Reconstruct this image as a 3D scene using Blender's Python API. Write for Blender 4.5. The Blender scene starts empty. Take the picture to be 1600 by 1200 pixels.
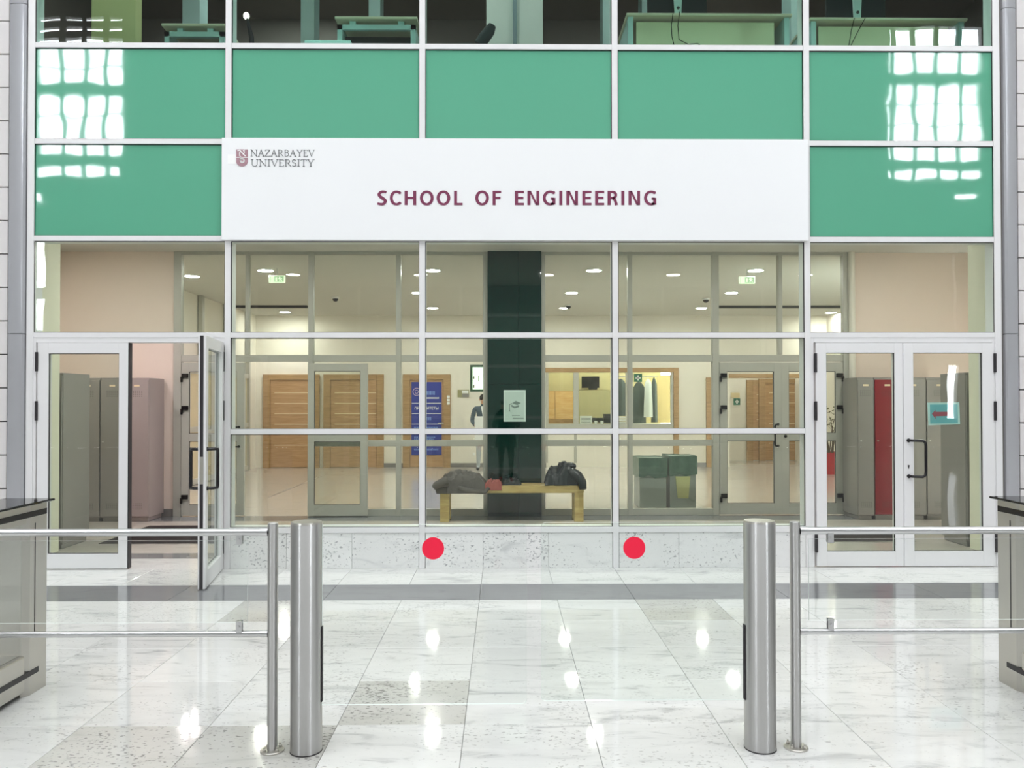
import bpy, bmesh, math, random
from mathutils import Vector, Matrix, noise
S = bpy.context.scene
C = S.collection
R = math.radians
random.seed(7)

# ------------------------------------------------------------------ camera
EYE = 1.5235
F = 1262.0
YAW, PITCH, ROLL = R(0.65), R(0.7), R(-0.05)
PY0 = 628 - F * math.tan(PITCH)
cd = bpy.data.cameras.new('camera'); cam = bpy.data.objects.new('camera', cd); C.objects.link(cam)
cd.sensor_fit = 'HORIZONTAL'; cd.sensor_width = 36.0; cd.lens = F / 1600 * 36
cd.shift_y = (PY0 - 600) / 1600.0
cd.clip_start = 0.05; cd.clip_end = 200
MR = Matrix.Rotation(-YAW, 3, 'Z') @ Matrix.Rotation(math.pi / 2 + PITCH, 3, 'X') @ Matrix.Rotation(ROLL, 3, 'Z')
cam.matrix_world = Matrix.Translation((0, 0, EYE)) @ MR.to_4x4()
S.camera = cam

def ray(px, py):
    return MR @ Vector(((px - 800) / F, -(py - PY0) / F, -1.0))
def P(px, py, Y):            # point of the real plane y = Y seen at a pixel of the photograph
    d = ray(px, py); t = Y / d.y
    return Vector((d.x * t, Y, EYE + d.z * t))
def X(px, Y, py=628): return P(px, py, Y).x
def Z(py, Y, px=800): return P(px, py, Y).z
def PZ(px, py, z):           # point on the horizontal plane of height z
    d = ray(px, py); t = (z - EYE) / d.z
    return Vector((d.x * t, d.y * t, z))

# ------------------------------------------------------------------ world, light, exposure
S.view_settings.view_transform = 'Standard'
S.view_settings.look = 'None'
S.view_settings.exposure = 0.0
S.view_settings.gamma = 1.0
S.view_settings.use_curve_mapping = False
S.cycles.use_denoising = True
S.cycles.max_bounces = 9
S.cycles.diffuse_bounces = 4
S.cycles.glossy_bounces = 5
S.cycles.transparent_max_bounces = 32
S.cycles.sample_clamp_indirect = 6.0
S.cycles.caustics_reflective = False
S.cycles.caustics_refractive = False
W = bpy.data.worlds.new('sky'); S.world = W; W.use_nodes = True
W.node_tree.nodes['Background'].inputs[0].default_value = (0.90, 0.95, 1.0, 1)
W.node_tree.nodes['Background'].inputs[1].default_value = 24.0

def area(name, loc, sx, sy, power, col, rot=(0, 0, 0)):
    l = bpy.data.lights.new(name, 'AREA'); l.shape = 'RECTANGLE'; l.size = sx; l.size_y = sy
    l.energy = power; l.color = col
    o = bpy.data.objects.new(name, l); C.objects.link(o); o.location = loc; o.rotation_euler = rot
    return o
# daylight of the atrium's glazed roof
area('roof_skylight', (0, -1.5, 15.0), 26, 15, 3650, (0.97, 0.985, 1.0))

# ------------------------------------------------------------------ helpers
def lin(v):
    v /= 255.0
    return v / 12.92 if v <= 0.04045 else ((v + 0.055) / 1.055) ** 2.4
def rgb(r, g, b): return (lin(r), lin(g), lin(b), 1)

class MB:
    def __init__(s): s.v = []; s.f = []; s.m = []
    def add(s, vs, fs, m=0):
        n = len(s.v); s.v += [tuple(v) for v in vs]; s.f += [[i + n for i in f] for f in fs]; s.m += [m] * len(fs)
        return s
    def box(s, x0, x1, y0, y1, z0, z1, m=0):
        if x0 > x1: x0, x1 = x1, x0
        if y0 > y1: y0, y1 = y1, y0
        if z0 > z1: z0, z1 = z1, z0
        v = [(x, y, z) for x in (x0, x1) for y in (y0, y1) for z in (z0, z1)]
        return s.add(v, [(0, 1, 3, 2), (4, 6, 7, 5), (0, 4, 5, 1), (2, 3, 7, 6), (0, 2, 6, 4), (1, 5, 7, 3)], m)
    def prism(s, pts, y0, y1, m=0):       # outline in x,z pushed along y
        n = len(pts)
        v = [(x, y0, z) for x, z in pts] + [(x, y1, z) for x, z in pts]
        f = [list(range(n)), list(range(2 * n - 1, n - 1, -1))]
        f += [(i, i + n, (i + 1) % n + n, (i + 1) % n) for i in range(n)]
        return s.add(v, f, m)
    def zprism(s, pts, z0, z1, m=0):      # outline in x,y pushed along z
        n = len(pts)
        v = [(x, y, z0) for x, y in pts] + [(x, y, z1) for x, y in pts]
        f = [list(range(n - 1, -1, -1)), list(range(n, 2 * n))]
        f += [(i, (i + 1) % n, (i + 1) % n + n, i + n) for i in range(n)]
        return s.add(v, f, m)
    def tube(s, pts, r, n=12, m=0):
        pts = [Vector(p) for p in pts]; rings = []
        up = Vector((0, 0, 1)); a = None
        for i, p in enumerate(pts):
            d = (pts[min(i + 1, len(pts) - 1)] - pts[max(i - 1, 0)]).normalized()
            if a is None:
                a = d.cross(up)
                if a.length < 0.1: a = d.cross(Vector((1, 0, 0)))
                a.normalize()
            else:
                a = (a - d * a.dot(d)).normalized()
            b = d.cross(a)
            rr = r[i] if isinstance(r, (list, tuple)) else r
            rings.append([p + a * math.cos(2 * math.pi * k / n) * rr + b * math.sin(2 * math.pi * k / n) * rr for k in range(n)])
        v = [q for g in rings for q in g]; f = []
        for i in range(len(rings) - 1):
            for k in range(n):
                k2 = (k + 1) % n
                f.append((i * n + k, i * n + k2, (i + 1) * n + k2, (i + 1) * n + k))
        f.append(list(range(n - 1, -1, -1))); f.append([(len(rings) - 1) * n + k for k in range(n)])
        return s.add(v, f, m)
    def lathe(s, prof, cx, cy, n=32, m=0):   # prof: (r, z)
        v = []; f = []
        for r, z in prof:
            v += [(cx + r * math.cos(2 * math.pi * k / n), cy + r * math.sin(2 * math.pi * k / n), z) for k in range(n)]
        for i in range(len(prof) - 1):
            for k in range(n):
                k2 = (k + 1) % n
                f.append((i * n + k, i * n + k2, (i + 1) * n + k2, (i + 1) * n + k))
        f.append(list(range(n - 1, -1, -1))); f.append([(len(prof) - 1) * n + k for k in range(n)])
        return s.add(v, f, m)
    def ball(s, c, rx, ry, rz, n=14, m=0):
        v = []; f = []; h = n // 2
        for i in range(1, h):
            t = math.pi * i / h
            for k in range(n):
                u = 2 * math.pi * k / n
                v.append((c[0] + rx * math.sin(t) * math.cos(u), c[1] + ry * math.sin(t) * math.sin(u), c[2] + rz * math.cos(t)))
        top = len(v); v.append((c[0], c[1], c[2] + rz)); v.append((c[0], c[1], c[2] - rz))
        for i in range(h - 2):
            for k in range(n):
                k2 = (k + 1) % n; f.append((i * n + k, (i + 1) * n + k, (i + 1) * n + k2, i * n + k2))
        for k in range(n):
            k2 = (k + 1) % n; f.append((top, k, k2)); f.append((top + 1, (h - 2) * n + k2, (h - 2) * n + k))
        return s.add(v, f, m)
    def disc(s, cx, cz, r, y0, y1, n=40, m=0):
        return s.prism([(cx + r * math.cos(2 * math.pi * k / n), cz + r * math.sin(2 * math.pi * k / n)) for k in range(n)], y0, y1, m)

WL = {}
def props(o, label=None, cat=None, group=None, kind=None):
    if label: o['label'] = label
    if cat: o['category'] = cat
    if group: o['group'] = group
    if kind: o['kind'] = kind
    return o
def thing(name, loc=(0, 0, 0), label=None, cat=None, group=None, kind=None, parent=None, rotz=0):
    o = bpy.data.objects.new(name, None); C.objects.link(o); o.empty_display_size = 0.1
    base = WL.get(parent.name, Vector((0, 0, 0))) if parent else Vector((0, 0, 0))
    o.location = Vector(loc) - base; o.rotation_euler = (0, 0, rotz)
    if parent: o.parent = parent
    WL[o.name] = Vector(loc)
    return props(o, label, cat, group, kind)
def obj(name, mb, mats, parent=None, label=None, cat=None, group=None, kind=None, smooth=False, bevel=0, local=False, segs=2):
    if not isinstance(mats, (list, tuple)): mats = [mats]
    v = [Vector(p) for p in mb.v]
    if parent is None:
        xs = [p.x for p in v]; ys = [p.y for p in v]; zs = [p.z for p in v]
        org = Vector(((min(xs) + max(xs)) / 2, (min(ys) + max(ys)) / 2, min(zs)))
    elif local: org = Vector((0, 0, 0))
    else: org = WL[parent.name]
    me = bpy.data.meshes.new(name)
    me.from_pydata([tuple(p - org) for p in v], [], mb.f)
    for m in mats: me.materials.append(m)
    me.polygons.foreach_set('material_index', mb.m)
    bm = bmesh.new(); bm.from_mesh(me); bmesh.ops.recalc_face_normals(bm, faces=bm.faces)
    if bevel:
        try: bmesh.ops.bevel(bm, geom=list(bm.edges), offset=bevel, segments=segs, affect='EDGES', profile=0.5, clamp_overlap=True)
        except Exception: pass
    bm.to_mesh(me); bm.free()
    if smooth:
        me.polygons.foreach_set('use_smooth', [True] * len(me.polygons))
        try: me.set_sharp_from_angle(angle=R(38))
        except Exception: pass
    me.update()
    o = bpy.data.objects.new(name, me); C.objects.link(o)
    if parent is None: o.location = org; WL[o.name] = org
    else:
        o.parent = parent; WL[o.name] = WL[parent.name] if not local else Vector((0, 0, 0))
    return props(o, label, cat, group, kind)
def tree_copy(o, parent=None):
    c = o.copy(); C.objects.link(c)
    if parent: c.parent = parent
    for ch in list(o.children): tree_copy(ch, c)
    return c
def B(*a): return MB().box(*a)

# ------------------------------------------------------------------ materials
def newmat(name):
    m = bpy.data.materials.new(name); m.use_nodes = True
    return m, m.node_tree, m.node_tree.nodes['Principled BSDF']
def plain(name, col, rough=0.5, metal=0.0, spec=0.5, var=0.04, scale=6.0, coat=0.0, bump=0.0):
    m, t, b = newmat(name); n = t.nodes; l = t.links
    b.inputs['Roughness'].default_value = rough; b.inputs['Metallic'].default_value = metal
    b.inputs['Specular IOR Level'].default_value = spec; b.inputs['Coat Weight'].default_value = coat
    b.inputs['Coat Roughness'].default_value = 0.03
    tc = n.new('ShaderNodeTexCoord'); nz = n.new('ShaderNodeTexNoise'); nz.inputs['Scale'].default_value = scale; nz.inputs['Detail'].default_value = 4
    l.new(tc.outputs['Object'], nz.inputs['Vector'])
    mx = n.new('ShaderNodeMix'); mx.data_type = 'RGBA'
    mx.inputs['A'].default_value = tuple(max(0, c * (1 - var)) for c in col[:3]) + (1,)
    mx.inputs['B'].default_value = tuple(min(1, c * (1 + var)) for c in col[:3]) + (1,)
    l.new(nz.outputs['Fac'], mx.inputs['Factor']); l.new(mx.outputs['Result'], b.inputs['Base Color'])
    if bump:
        bp = n.new('ShaderNodeBump'); bp.inputs['Strength'].default_value = 1; bp.inputs['Distance'].default_value = bump
        l.new(nz.outputs['Fac'], bp.inputs['Height']); l.new(bp.outputs['Normal'], b.inputs['Normal'])
    return m
def glow(name, col, strength, var=0.0):
    m, t, b = newmat(name)
    b.inputs['Base Color'].default_value = (0.8, 0.8, 0.8, 1)
    b.inputs['Emission Color'].default_value = col; b.inputs['Emission Strength'].default_value = strength
    return m
def glass(name, tint, ior=1.5, rough=0.0, wob=0.0, wscale=1.3):
    m = bpy.data.materials.new(name); m.use_nodes = True; t = m.node_tree; n = t.nodes; l = t.links
    n.clear(); out = n.new('ShaderNodeOutputMaterial')
    tr = n.new('ShaderNodeBsdfTransparent'); tr.inputs[0].default_value = tint
    cl = n.new('ShaderNodeBsdfTransparent')
    gl = n.new('ShaderNodeBsdfGlossy'); gl.inputs['Roughness'].default_value = rough
    fr = n.new('ShaderNodeFresnel'); fr.inputs['IOR'].default_value = ior
    mx = n.new('ShaderNodeMixShader'); l.new(fr.outputs[0], mx.inputs[0]); l.new(tr.outputs[0], mx.inputs[1]); l.new(gl.outputs[0], mx.inputs[2])
    if wob:
        tc = n.new('ShaderNodeTexCoord'); nz = n.new('ShaderNodeTexNoise'); nz.inputs['Scale'].default_value = wscale; nz.inputs['Detail'].default_value = 1
        l.new(tc.outputs['Object'], nz.inputs['Vector'])
        bp = n.new('ShaderNodeBump'); bp.inputs['Strength'].default_value = 1; bp.inputs['Distance'].default_value = wob
        l.new(nz.outputs['Fac'], bp.inputs['Height']); l.new(bp.outputs['Normal'], gl.inputs['Normal'])
    ge = n.new('ShaderNodeNewGeometry'); m2 = n.new('ShaderNodeMixShader')
    l.new(ge.outputs['Backfacing'], m2.inputs[0]); l.new(mx.outputs[0], m2.inputs[1]); l.new(cl.outputs[0], m2.inputs[2])
    l.new(m2.outputs[0], out.inputs[0])
    return m
def marble(name, base, vein, speck, amount=0.5, rough=0.045, spk=0.60, tile=True):
    m, t, b = newmat(name); n = t.nodes; l = t.links
    tc = n.new('ShaderNodeTexCoord'); oi = n.new('ShaderNodeObjectInfo')
    ml = n.new('ShaderNodeMath'); ml.operation = 'MULTIPLY'; ml.inputs[1].default_value = 61.0 if tile else 0.0
    l.new(oi.outputs['Random'], ml.inputs[0])
    ad = n.new('ShaderNodeVectorMath'); ad.operation = 'ADD'; l.new(tc.outputs['Object'], ad.inputs[0]); l.new(ml.outputs[0], ad.inputs[1])
    mp = n.new('ShaderNodeMapping'); mp.inputs['Rotation'].default_value = (0, 0, R(24)); mp.inputs['Scale'].default_value = (1.1, 3.6, 3.0)
    l.new(ad.outputs[0], mp.inputs['Vector'])
    nz = n.new('ShaderNodeTexNoise'); nz.inputs['Scale'].default_value = 1.9; nz.inputs['Detail'].default_value = 12; nz.inputs['Roughness'].default_value = 0.62; nz.inputs['Distortion'].default_value = 1.6
    l.new(mp.outputs[0], nz.inputs['Vector'])
    rp = n.new('ShaderNodeValToRGB'); e = rp.color_ramp.elements
    e[0].position = 0.28; e[0].color = vein; e[1].position = 0.60; e[1].color = base
    q = rp.color_ramp.elements.new(0.45); q.color = tuple(base[i] * 0.90 + vein[i] * 0.10 for i in range(3)) + (1,)
    l.new(nz.outputs['Fac'], rp.inputs[0])
    # flecks
    mp2 = n.new('ShaderNodeMapping'); mp2.inputs['Scale'].default_value = (46, 70, 60); mp2.inputs['Rotation'].default_value = (0, 0, R(20)); l.new(ad.outputs[0], mp2.inputs['Vector'])
    n2 = n.new('ShaderNodeTexNoise'); n2.inputs['Scale'].default_value = 1; n2.inputs['Detail'].default_value = 4; l.new(mp2.outputs[0], n2.inputs['Vector'])
    n3 = n.new('ShaderNodeTexNoise'); n3.inputs['Scale'].default_value = 3; n3.inputs['Detail'].default_value = 2; l.new(ad.outputs[0], n3.inputs['Vector'])
    sm = n.new('ShaderNodeMath'); sm.operation = 'MULTIPLY_ADD'; sm.inputs[1].default_value = 0.35; l.new(n3.outputs['Fac'], sm.inputs[0]); l.new(n2.outputs['Fac'], sm.inputs[2])
    r2 = n.new('ShaderNodeMapRange'); r2.inputs['From Min'].default_value = spk + 0.20; r2.inputs['From Max'].default_value = spk + 0.27
    l.new(sm.outputs[0], r2.inputs['Value'])
    mf = n.new('ShaderNodeMath'); mf.operation = 'MULTIPLY'; mf.inputs[1].default_value = amount; l.new(r2.outputs[0], mf.inputs[0])
    mx = n.new('ShaderNodeMix'); mx.data_type = 'RGBA'; mx.inputs['B'].default_value = speck
    l.new(rp.outputs[0], mx.inputs['A']); l.new(mf.outputs[0], mx.inputs['Factor'])
    # tone of each slab
    mr = n.new('ShaderNodeMapRange'); mr.inputs['To Min'].default_value = 0.93; mr.inputs['To Max'].default_value = 1.03; l.new(oi.outputs['Random'], mr.inputs['Value'])
    hs = n.new('ShaderNodeHueSaturation'); l.new(mx.outputs['Result'], hs.inputs['Color']); l.new(mr.outputs[0], hs.inputs['Value'])
    l.new(hs.outputs[0], b.inputs['Base Color'])
    b.inputs['Roughness'].default_value = rough
    return m
def wood(name, c1, c2, sc=(1.2, 1.2, 14), rough=0.45):
    m, t, b = newmat(name); n = t.nodes; l = t.links
    tc = n.new('ShaderNodeTexCoord'); mp = n.new('ShaderNodeMapping'); mp.inputs['Scale'].default_value = sc; l.new(tc.outputs['Object'], mp.inputs['Vector'])
    nz = n.new('ShaderNodeTexNoise'); nz.inputs['Scale'].default_value = 2.2; nz.inputs['Detail'].default_value = 6; nz.inputs['Distortion'].default_value = 0.6; l.new(mp.outputs[0], nz.inputs['Vector'])
    rp = n.new('ShaderNodeValToRGB'); rp.color_ramp.elements[0].position = 0.3; rp.color_ramp.elements[0].color = c1; rp.color_ramp.elements[1].position = 0.7; rp.color_ramp.elements[1].color = c2
    l.new(nz.outputs['Fac'], rp.inputs[0]); l.new(rp.outputs[0], b.inputs['Base Color']); b.inputs['Roughness'].default_value = rough
    return m
def steel(name, col, rough=0.22, aniso=0.75, vert=True):
    m, t, b = newmat(name); n = t.nodes; l = t.links
    b.inputs['Base Color'].default_value = col; b.inputs['Metallic'].default_value = 1.0
    b.inputs['Anisotropic'].default_value = aniso; b.inputs['Anisotropic Rotation'].default_value = 0.25
    tc = n.new('ShaderNodeTexCoord'); mp = n.new('ShaderNodeMapping'); mp.inputs['Scale'].default_value = (400, 400, 3) if not vert else (3, 3, 500)
    l.new(tc.outputs['Object'], mp.inputs['Vector'])
    nz = n.new('ShaderNodeTexNoise'); nz.inputs['Scale'].default_value = 1; l.new(mp.outputs[0], nz.inputs['Vector'])
    mr = n.new('ShaderNodeMapRange'); mr.inputs['To Min'].default_value = rough * 0.97; mr.inputs['To Max'].default_value = rough * 1.03; l.new(nz.outputs['Fac'], mr.inputs['Value'])
    l.new(mr.outputs[0], b.inputs['Roughness'])
    tg = n.new('ShaderNodeTangent'); tg.direction_type = 'RADIAL'; tg.axis = 'Z'; l.new(tg.outputs[0], b.inputs['Tangent'])
    return m

M_frame = plain('powder_coated_frame', rgb(226, 225, 226), 0.35, 0, 0.5, 0.015)
M_frame_in = plain('inner_frame_aluminium', rgb(184, 182, 173), 0.4, 0, 0.5, 0.02)
M_gasket = plain('rubber_gasket', rgb(36, 32, 36), 0.6)
M_black = plain('black_gloss_plastic', rgb(22, 18, 22), 0.18)
M_green = plain('green_enamelled_glass', rgb(90, 168, 138), 0.03, 0, 0.75, 0.02, 1.2, coat=0.6)
_t = M_green.node_tree; _n = _t.nodes.new('ShaderNodeTexNoise'); _n.inputs['Scale'].default_value = 2.6; _n.inputs['Detail'].default_value = 1
_c = _t.nodes.new('ShaderNodeTexCoord'); _t.links.new(_c.outputs['Object'], _n.inputs['Vector'])
_b = _t.nodes.new('ShaderNodeBump'); _b.inputs['Strength'].default_value = 1; _b.inputs['Distance'].default_value = 0.0010
_t.links.new(_n.outputs['Fac'], _b.inputs['Height'])
for _k in ('Normal', 'Coat Normal'): _t.links.new(_b.outputs['Normal'], _t.nodes['Principled BSDF'].inputs[_k])
M_glass = glass('facade_glass', (0.78, 0.87, 0.78, 1), 1.62, 0.0, 0.0009, 2.0)
M_glass_up = glass('tinted_facade_glass', (0.66, 0.90, 0.80, 1), 1.62, 0.0, 0.0009, 2.0)
M_glass_in = glass('inner_glass', (0.92, 0.95, 0.90, 1), 1.5)
M_glass_clear = glass('clear_tempered_glass', (0.965, 0.985, 0.975, 1), 1.45)
M_edge = plain('polished_glass_edge', rgb(236, 242, 240), 0.15, 0, 0.6)
M_board = plain('white_sign_board', rgb(240, 241, 243), 0.3, 0, 0.4, 0.01, 1.5)
M_maroon = plain('maroon_lettering', rgb(122, 50, 82), 0.4)
M_mauve = plain('mauve_emblem', rgb(166, 128, 138), 0.4)
M_greytext = plain('grey_lettering', rgb(122, 124, 126), 0.4)
M_white = plain('white_print', rgb(246, 246, 246), 0.4)
M_marble = marble('white_marble', rgb(226, 226, 224), rgb(178, 179, 179), rgb(128, 126, 124), 0.5, spk=0.60)
M_marble_dark = marble('speckled_grey_marble', rgb(200, 199, 194), rgb(176, 175, 170), rgb(104, 102, 100), 0.7, 0.09, 0.575)
M_plinth = marble('speckled_plinth_stone', rgb(230, 230, 229), rgb(204, 205, 205), rgb(120, 124, 126), 0.7, 0.15, 0.585)
M_stripe = marble('grey_granite', rgb(128, 129, 132), rgb(112, 113, 116), rgb(90, 90, 92), 0.2, 0.10, 0.7)
M_grout = plain('grout', rgb(186, 185, 182), 0.7)
M_hallfloor = marble('beige_polished_stone', rgb(206, 198, 190), rgb(190, 182, 174), rgb(150, 140, 128), 0.25, 0.10, 0.66, tile=False)
M_steel = steel('brushed_stainless_steel', (0.56, 0.555, 0.55, 1), 0.34, 1.0)
M_steel_rail = steel('polished_stainless_rail', (0.60, 0.60, 0.61, 1), 0.3, 0.0)
M_steel_flat = plain('satin_steel_sheet', rgb(196, 193, 186), 0.30, 0.9, 0.5, 0.03)
M_slab = plain('black_glass_top', rgb(18, 18, 20), 0.03)
M_red = plain('red_vinyl_dot', rgb(246, 12, 64), 0.4, var=0.01)
M_cream = plain('cream_wall_paint', rgb(242, 224, 212), 0.8, var=0.015)
M_cream2 = plain('pale_wall_paint', rgb(238, 232, 220), 0.8, var=0.015)
M_pilaster = plain('yellow_green_wall_paint', rgb(230, 229, 208), 0.8, var=0.015)
M_ceil = plain('ceiling_paint', rgb(212, 210, 202), 0.9, var=0.01)
M_base = plain('grey_baseboard_stone', rgb(128, 124, 122), 0.3)
M_locker = plain('grey_locker_steel', rgb(142, 138, 134), 0.35, 0, 0.5, 0.03)
M_locker_pink = plain('warm_grey_locker_steel', rgb(165, 152, 150), 0.35, 0, 0.5, 0.03)
M_locker_red = plain('red_locker_steel', rgb(128, 5, 24), 0.3, 0, 0.5, 0.03)
M_dark = plain('dark_slots', rgb(52, 50, 50), 0.6)
M_mat = plain('ribbed_door_mat', rgb(60, 52, 52), 0.9, var=0.2, scale=60)
M_column = plain('black_polished_column', rgb(6, 44, 38), 0.05, 0, 0.6, 0.15, 2.0)
M_wood = wood('oak_veneer', rgb(170, 132, 92), rgb(196, 158, 118))
M_wood_frame = wood('oak_frame', rgb(158, 124, 84), rgb(184, 150, 108))
M_inlay = plain('pale_inlay', rgb(240, 220, 186), 0.3)
M_bench = wood('pine_bench', rgb(176, 150, 92), rgb(214, 192, 132), (1.2, 8, 8))
M_bluewall = plain('blue_poster', rgb(46, 58, 150), 0.4)
M_coatgrey = plain('grey_wool', rgb(100, 96, 92), 0.9, var=0.2, scale=30, bump=0.004)
M_coatblack = plain('black_puffer_nylon', rgb(26, 34, 36), 0.35, var=0.2, scale=12, bump=0.004)
M_pink = plain('dusty_pink_knit', rgb(158, 88, 82), 0.9, var=0.1, scale=60)
M_metalclad = plain('silver_composite_cladding', rgb(186, 186, 191), 0.18, 0.4, 0.5, 0.02, 2)
M_panel = plain('pale_cladding_panel', rgb(216, 212, 212), 0.5, 0.0, 0.4, 0.02)
M_shell = plain('atrium_wall_render', rgb(156, 158, 156), 0.8, 0, 0.3, 0.05, 0.5)
M_shelldark = plain('atrium_window_bars', rgb(120, 124, 126), 0.6)
M_office = plain('office_wall_paint', rgb(136, 126, 120), 0.8)
M_office_light = plain('office_pillar_paint', rgb(226, 232, 226), 0.7)
M_office_yel = plain('office_lime_wall', rgb(214, 220, 160), 0.8)
M_desk = plain('pale_desk_laminate', rgb(224, 216, 190), 0.5)
M_deskframe = plain('pale_blue_desk_frame', rgb(192, 222, 220), 0.4)
M_textile = plain('black_office_mesh', rgb(34, 38, 42), 0.8)
M_lamp = glow('lamp_diffuser', (1.0, 0.94, 0.96, 1), 270)
M_exit = glow('lit_exit_white', (0.90, 1.0, 0.78, 1), 1.15)
M_exitg = glow('lit_exit_green', (0.20, 0.62, 0.18, 1), 0.55)
M_screen = glow('lit_screen', (0.92, 1.0, 0.90, 1), 1.6)
M_safety = plain('safety_green', rgb(34, 104, 76), 0.5)

# ------------------------------------------------------------------ floor
YF = 7.42                       # outer face of the curtain wall
floor = thing('floor', (0, 0, 0), kind='structure')
JX0, TS = -0.182, 0.600
JOINT = 0.0024
XL, XR = -17.0, 17.0
obj('floor_bed', B(XL, XR, -12, 7.9, -0.12, -0.012), M_grout, floor)
def tilemesh(sx, sy, m):
    a, b = sx / 2 - JOINT / 2, sy / 2 - JOINT / 2; k = 0.0015
    v = [(-a, -b, -.012), (a, -b, -.012), (a, b, -.012), (-a, b, -.012), (-a, -b, -k), (a, -b, -k), (a, b, -k), (-a, b, -k),
         (-a + k, -b + k, 0), (a - k, -b + k, 0), (a - k, b - k, 0), (-a + k, b - k, 0)]
    f = [(3, 2, 1, 0)] + [(i, (i + 1) % 4, (i + 1) % 4 + 4, i + 4) for i in range(4)] + [(i + 4, (i + 1) % 4 + 4, (i + 1) % 4 + 8, i + 8) for i in range(4)] + [(8, 9, 10, 11)]
    me = bpy.data.meshes.new('tile'); me.from_pydata(v, [], f); me.materials.append(m); me.update(); return me
ys = [6.24 - TS * k for k in range(6)]        # 6.24 ... 3.24
rows = [(ys[k + 1], ys[k]) for k in range(5)] + [(6.77, 7.42)]
me_w = tilemesh(TS, TS, M_marble); me_d = tilemesh(TS, TS, M_marble_dark); me_b = tilemesh(TS, 0.65, M_marble)
dark_tiles = {(-1, 3), (-2, 4), (-3, 4), (-3, 0), (2, 0)}
for r, (y0, y1) in enumerate(rows):
    for i in range(-9, 9):
        xc = JX0 + TS * (i + 0.5); yc = (y0 + y1) / 2
        if abs(xc) > 0.70 * yc + 0.5: continue
        me = me_b if r == 5 else (me_d if (i, r) in dark_tiles else me_w)
        o = bpy.data.objects.new('tile', me); C.objects.link(o); o.parent = floor; o.location = (xc, yc, 0)
for i in range(-5, 5):          # granite stripe in long slabs
    me = B(-0.6 + .002, 0.6 - .002, -.265, .265, -.012, 0)
    o = obj('stripe_slab', me, M_stripe, floor, local=True); o.location = (JX0 + 1.2 * (i + .5), 6.505, 0)
# the rest of the atrium floor, out of view or too far to the side
for k, (a, b, c, d) in enumerate([(XL, XR, -12, 3.24), (XL, -5.65, 3.24, 7.42), (5.25, XR, 3.24, 7.42)]):
    obj('outer_paving', B(a, b, c, d, -.012, -0.0006), marble('outer_marble', rgb(226, 226, 223), rgb(170, 171, 171), rgb(112, 110, 108), 0.4, tile=False), floor)
obj('threshold_slab', B(-6.2, 6.4, 8.2, 10.4, -.12, -0.0004), M_hallfloor, floor)
obj('doorway_slab', B(-6.2, 6.4, 7.42, 8.2, -.12, -0.0004), marble('doorway_marble', rgb(222, 220, 218), rgb(176, 175, 174), rgb(120, 118, 116), 0.4, tile=False), floor)
obj('threshold_stripe', B(-4.5, -2.4, 7.93, 8.20, -.002, 0.001), M_stripe, floor)
obj('inner_stripe', B(-6.0, 5.9, 10.4, 10.86, -.12, 0.0), M_stripe, floor)
obj('hall_floor', B(-7, 8.2, 10.86, 21.5, -.12, 0), M_hallfloor, floor)
obj('floor_inlay', B(X(425, 13.2), X(425, 13.2) + 0.03, 13, 17, 0, 0.001), M_base, floor)

# ------------------------------------------------------------------ curtain wall
MX = [X(p, YF) for p in (45.5, 355, 659.5, 961.8, 1262.8, 1561)]
RZ = [Z(827.5, YF), Z(674, YF), Z(523.5, YF), Z(373, YF), Z(222, YF), Z(72.5, YF), Z(-78, YF)]
MW = 0.054
wf = thing('wall_front', (0, YF, 0), kind='structure')
D0, D1 = YF, YF + 0.15
for i, x in enumerate(MX):
    w = MW / 2 if 0 < i < 5 else MW / 2 + 0.004
    obj('mullion', B(x - w, x + w, D0, D1, 0, RZ[6]), M_frame, wf, bevel=0.002)
for i in range(5):
    a, b = MX[i] + MW / 2, MX[i + 1] - MW / 2
    for k in range(1, 7):
        if k == 1 and i in (0, 4): continue
        h = 0.048
        obj('transom', B(a, b, D0 + 0.004, D1, RZ[k] - h / 2, RZ[k] + h / 2), M_frame, wf, bevel=0.002)
        if k == 1 and i in (0, 4): continue
    for k in range(0, 6):
        if i in (0, 4) and k < 2: continue
        z0 = RZ[k] + 0.024; z1 = RZ[k + 1] - 0.024
        if k in (3, 4):
            obj('green_panel', B(a, b, D0 + 0.022, D0 + 0.034, z0, z1), M_green, wf)
            obj('insulation_board', B(a, b, D0 + 0.05, D0 + 0.14, z0, z1), M_dark, wf)
        else:
            obj('pane', B(a, b, D0 + 0.026, D0 + 0.036, z0, z1), M_glass_up if k == 5 else M_glass, wf)
        g = MB(); gy0, gy1 = D0 + 0.012, D0 + 0.0215
        t = 0.006
        g.box(a, a + t, gy0, gy1, z0, z1); g.box(b - t, b, gy0, gy1, z0, z1); g.box(a, b, gy0, gy1, z1 - t, z1); g.box(a, b, gy0, gy1, z0, z0 + t * .6)
        obj('gasket', g, M_gasket, wf)
for i in (1, 2, 3):
    a, b = MX[i] + MW / 2, MX[i + 1] - MW / 2
    obj('sill', B(a, b, D0 - 0.004, D1 + 0.02, 0.325, RZ[0] + 0.024), M_frame, wf, bevel=0.002)
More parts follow.
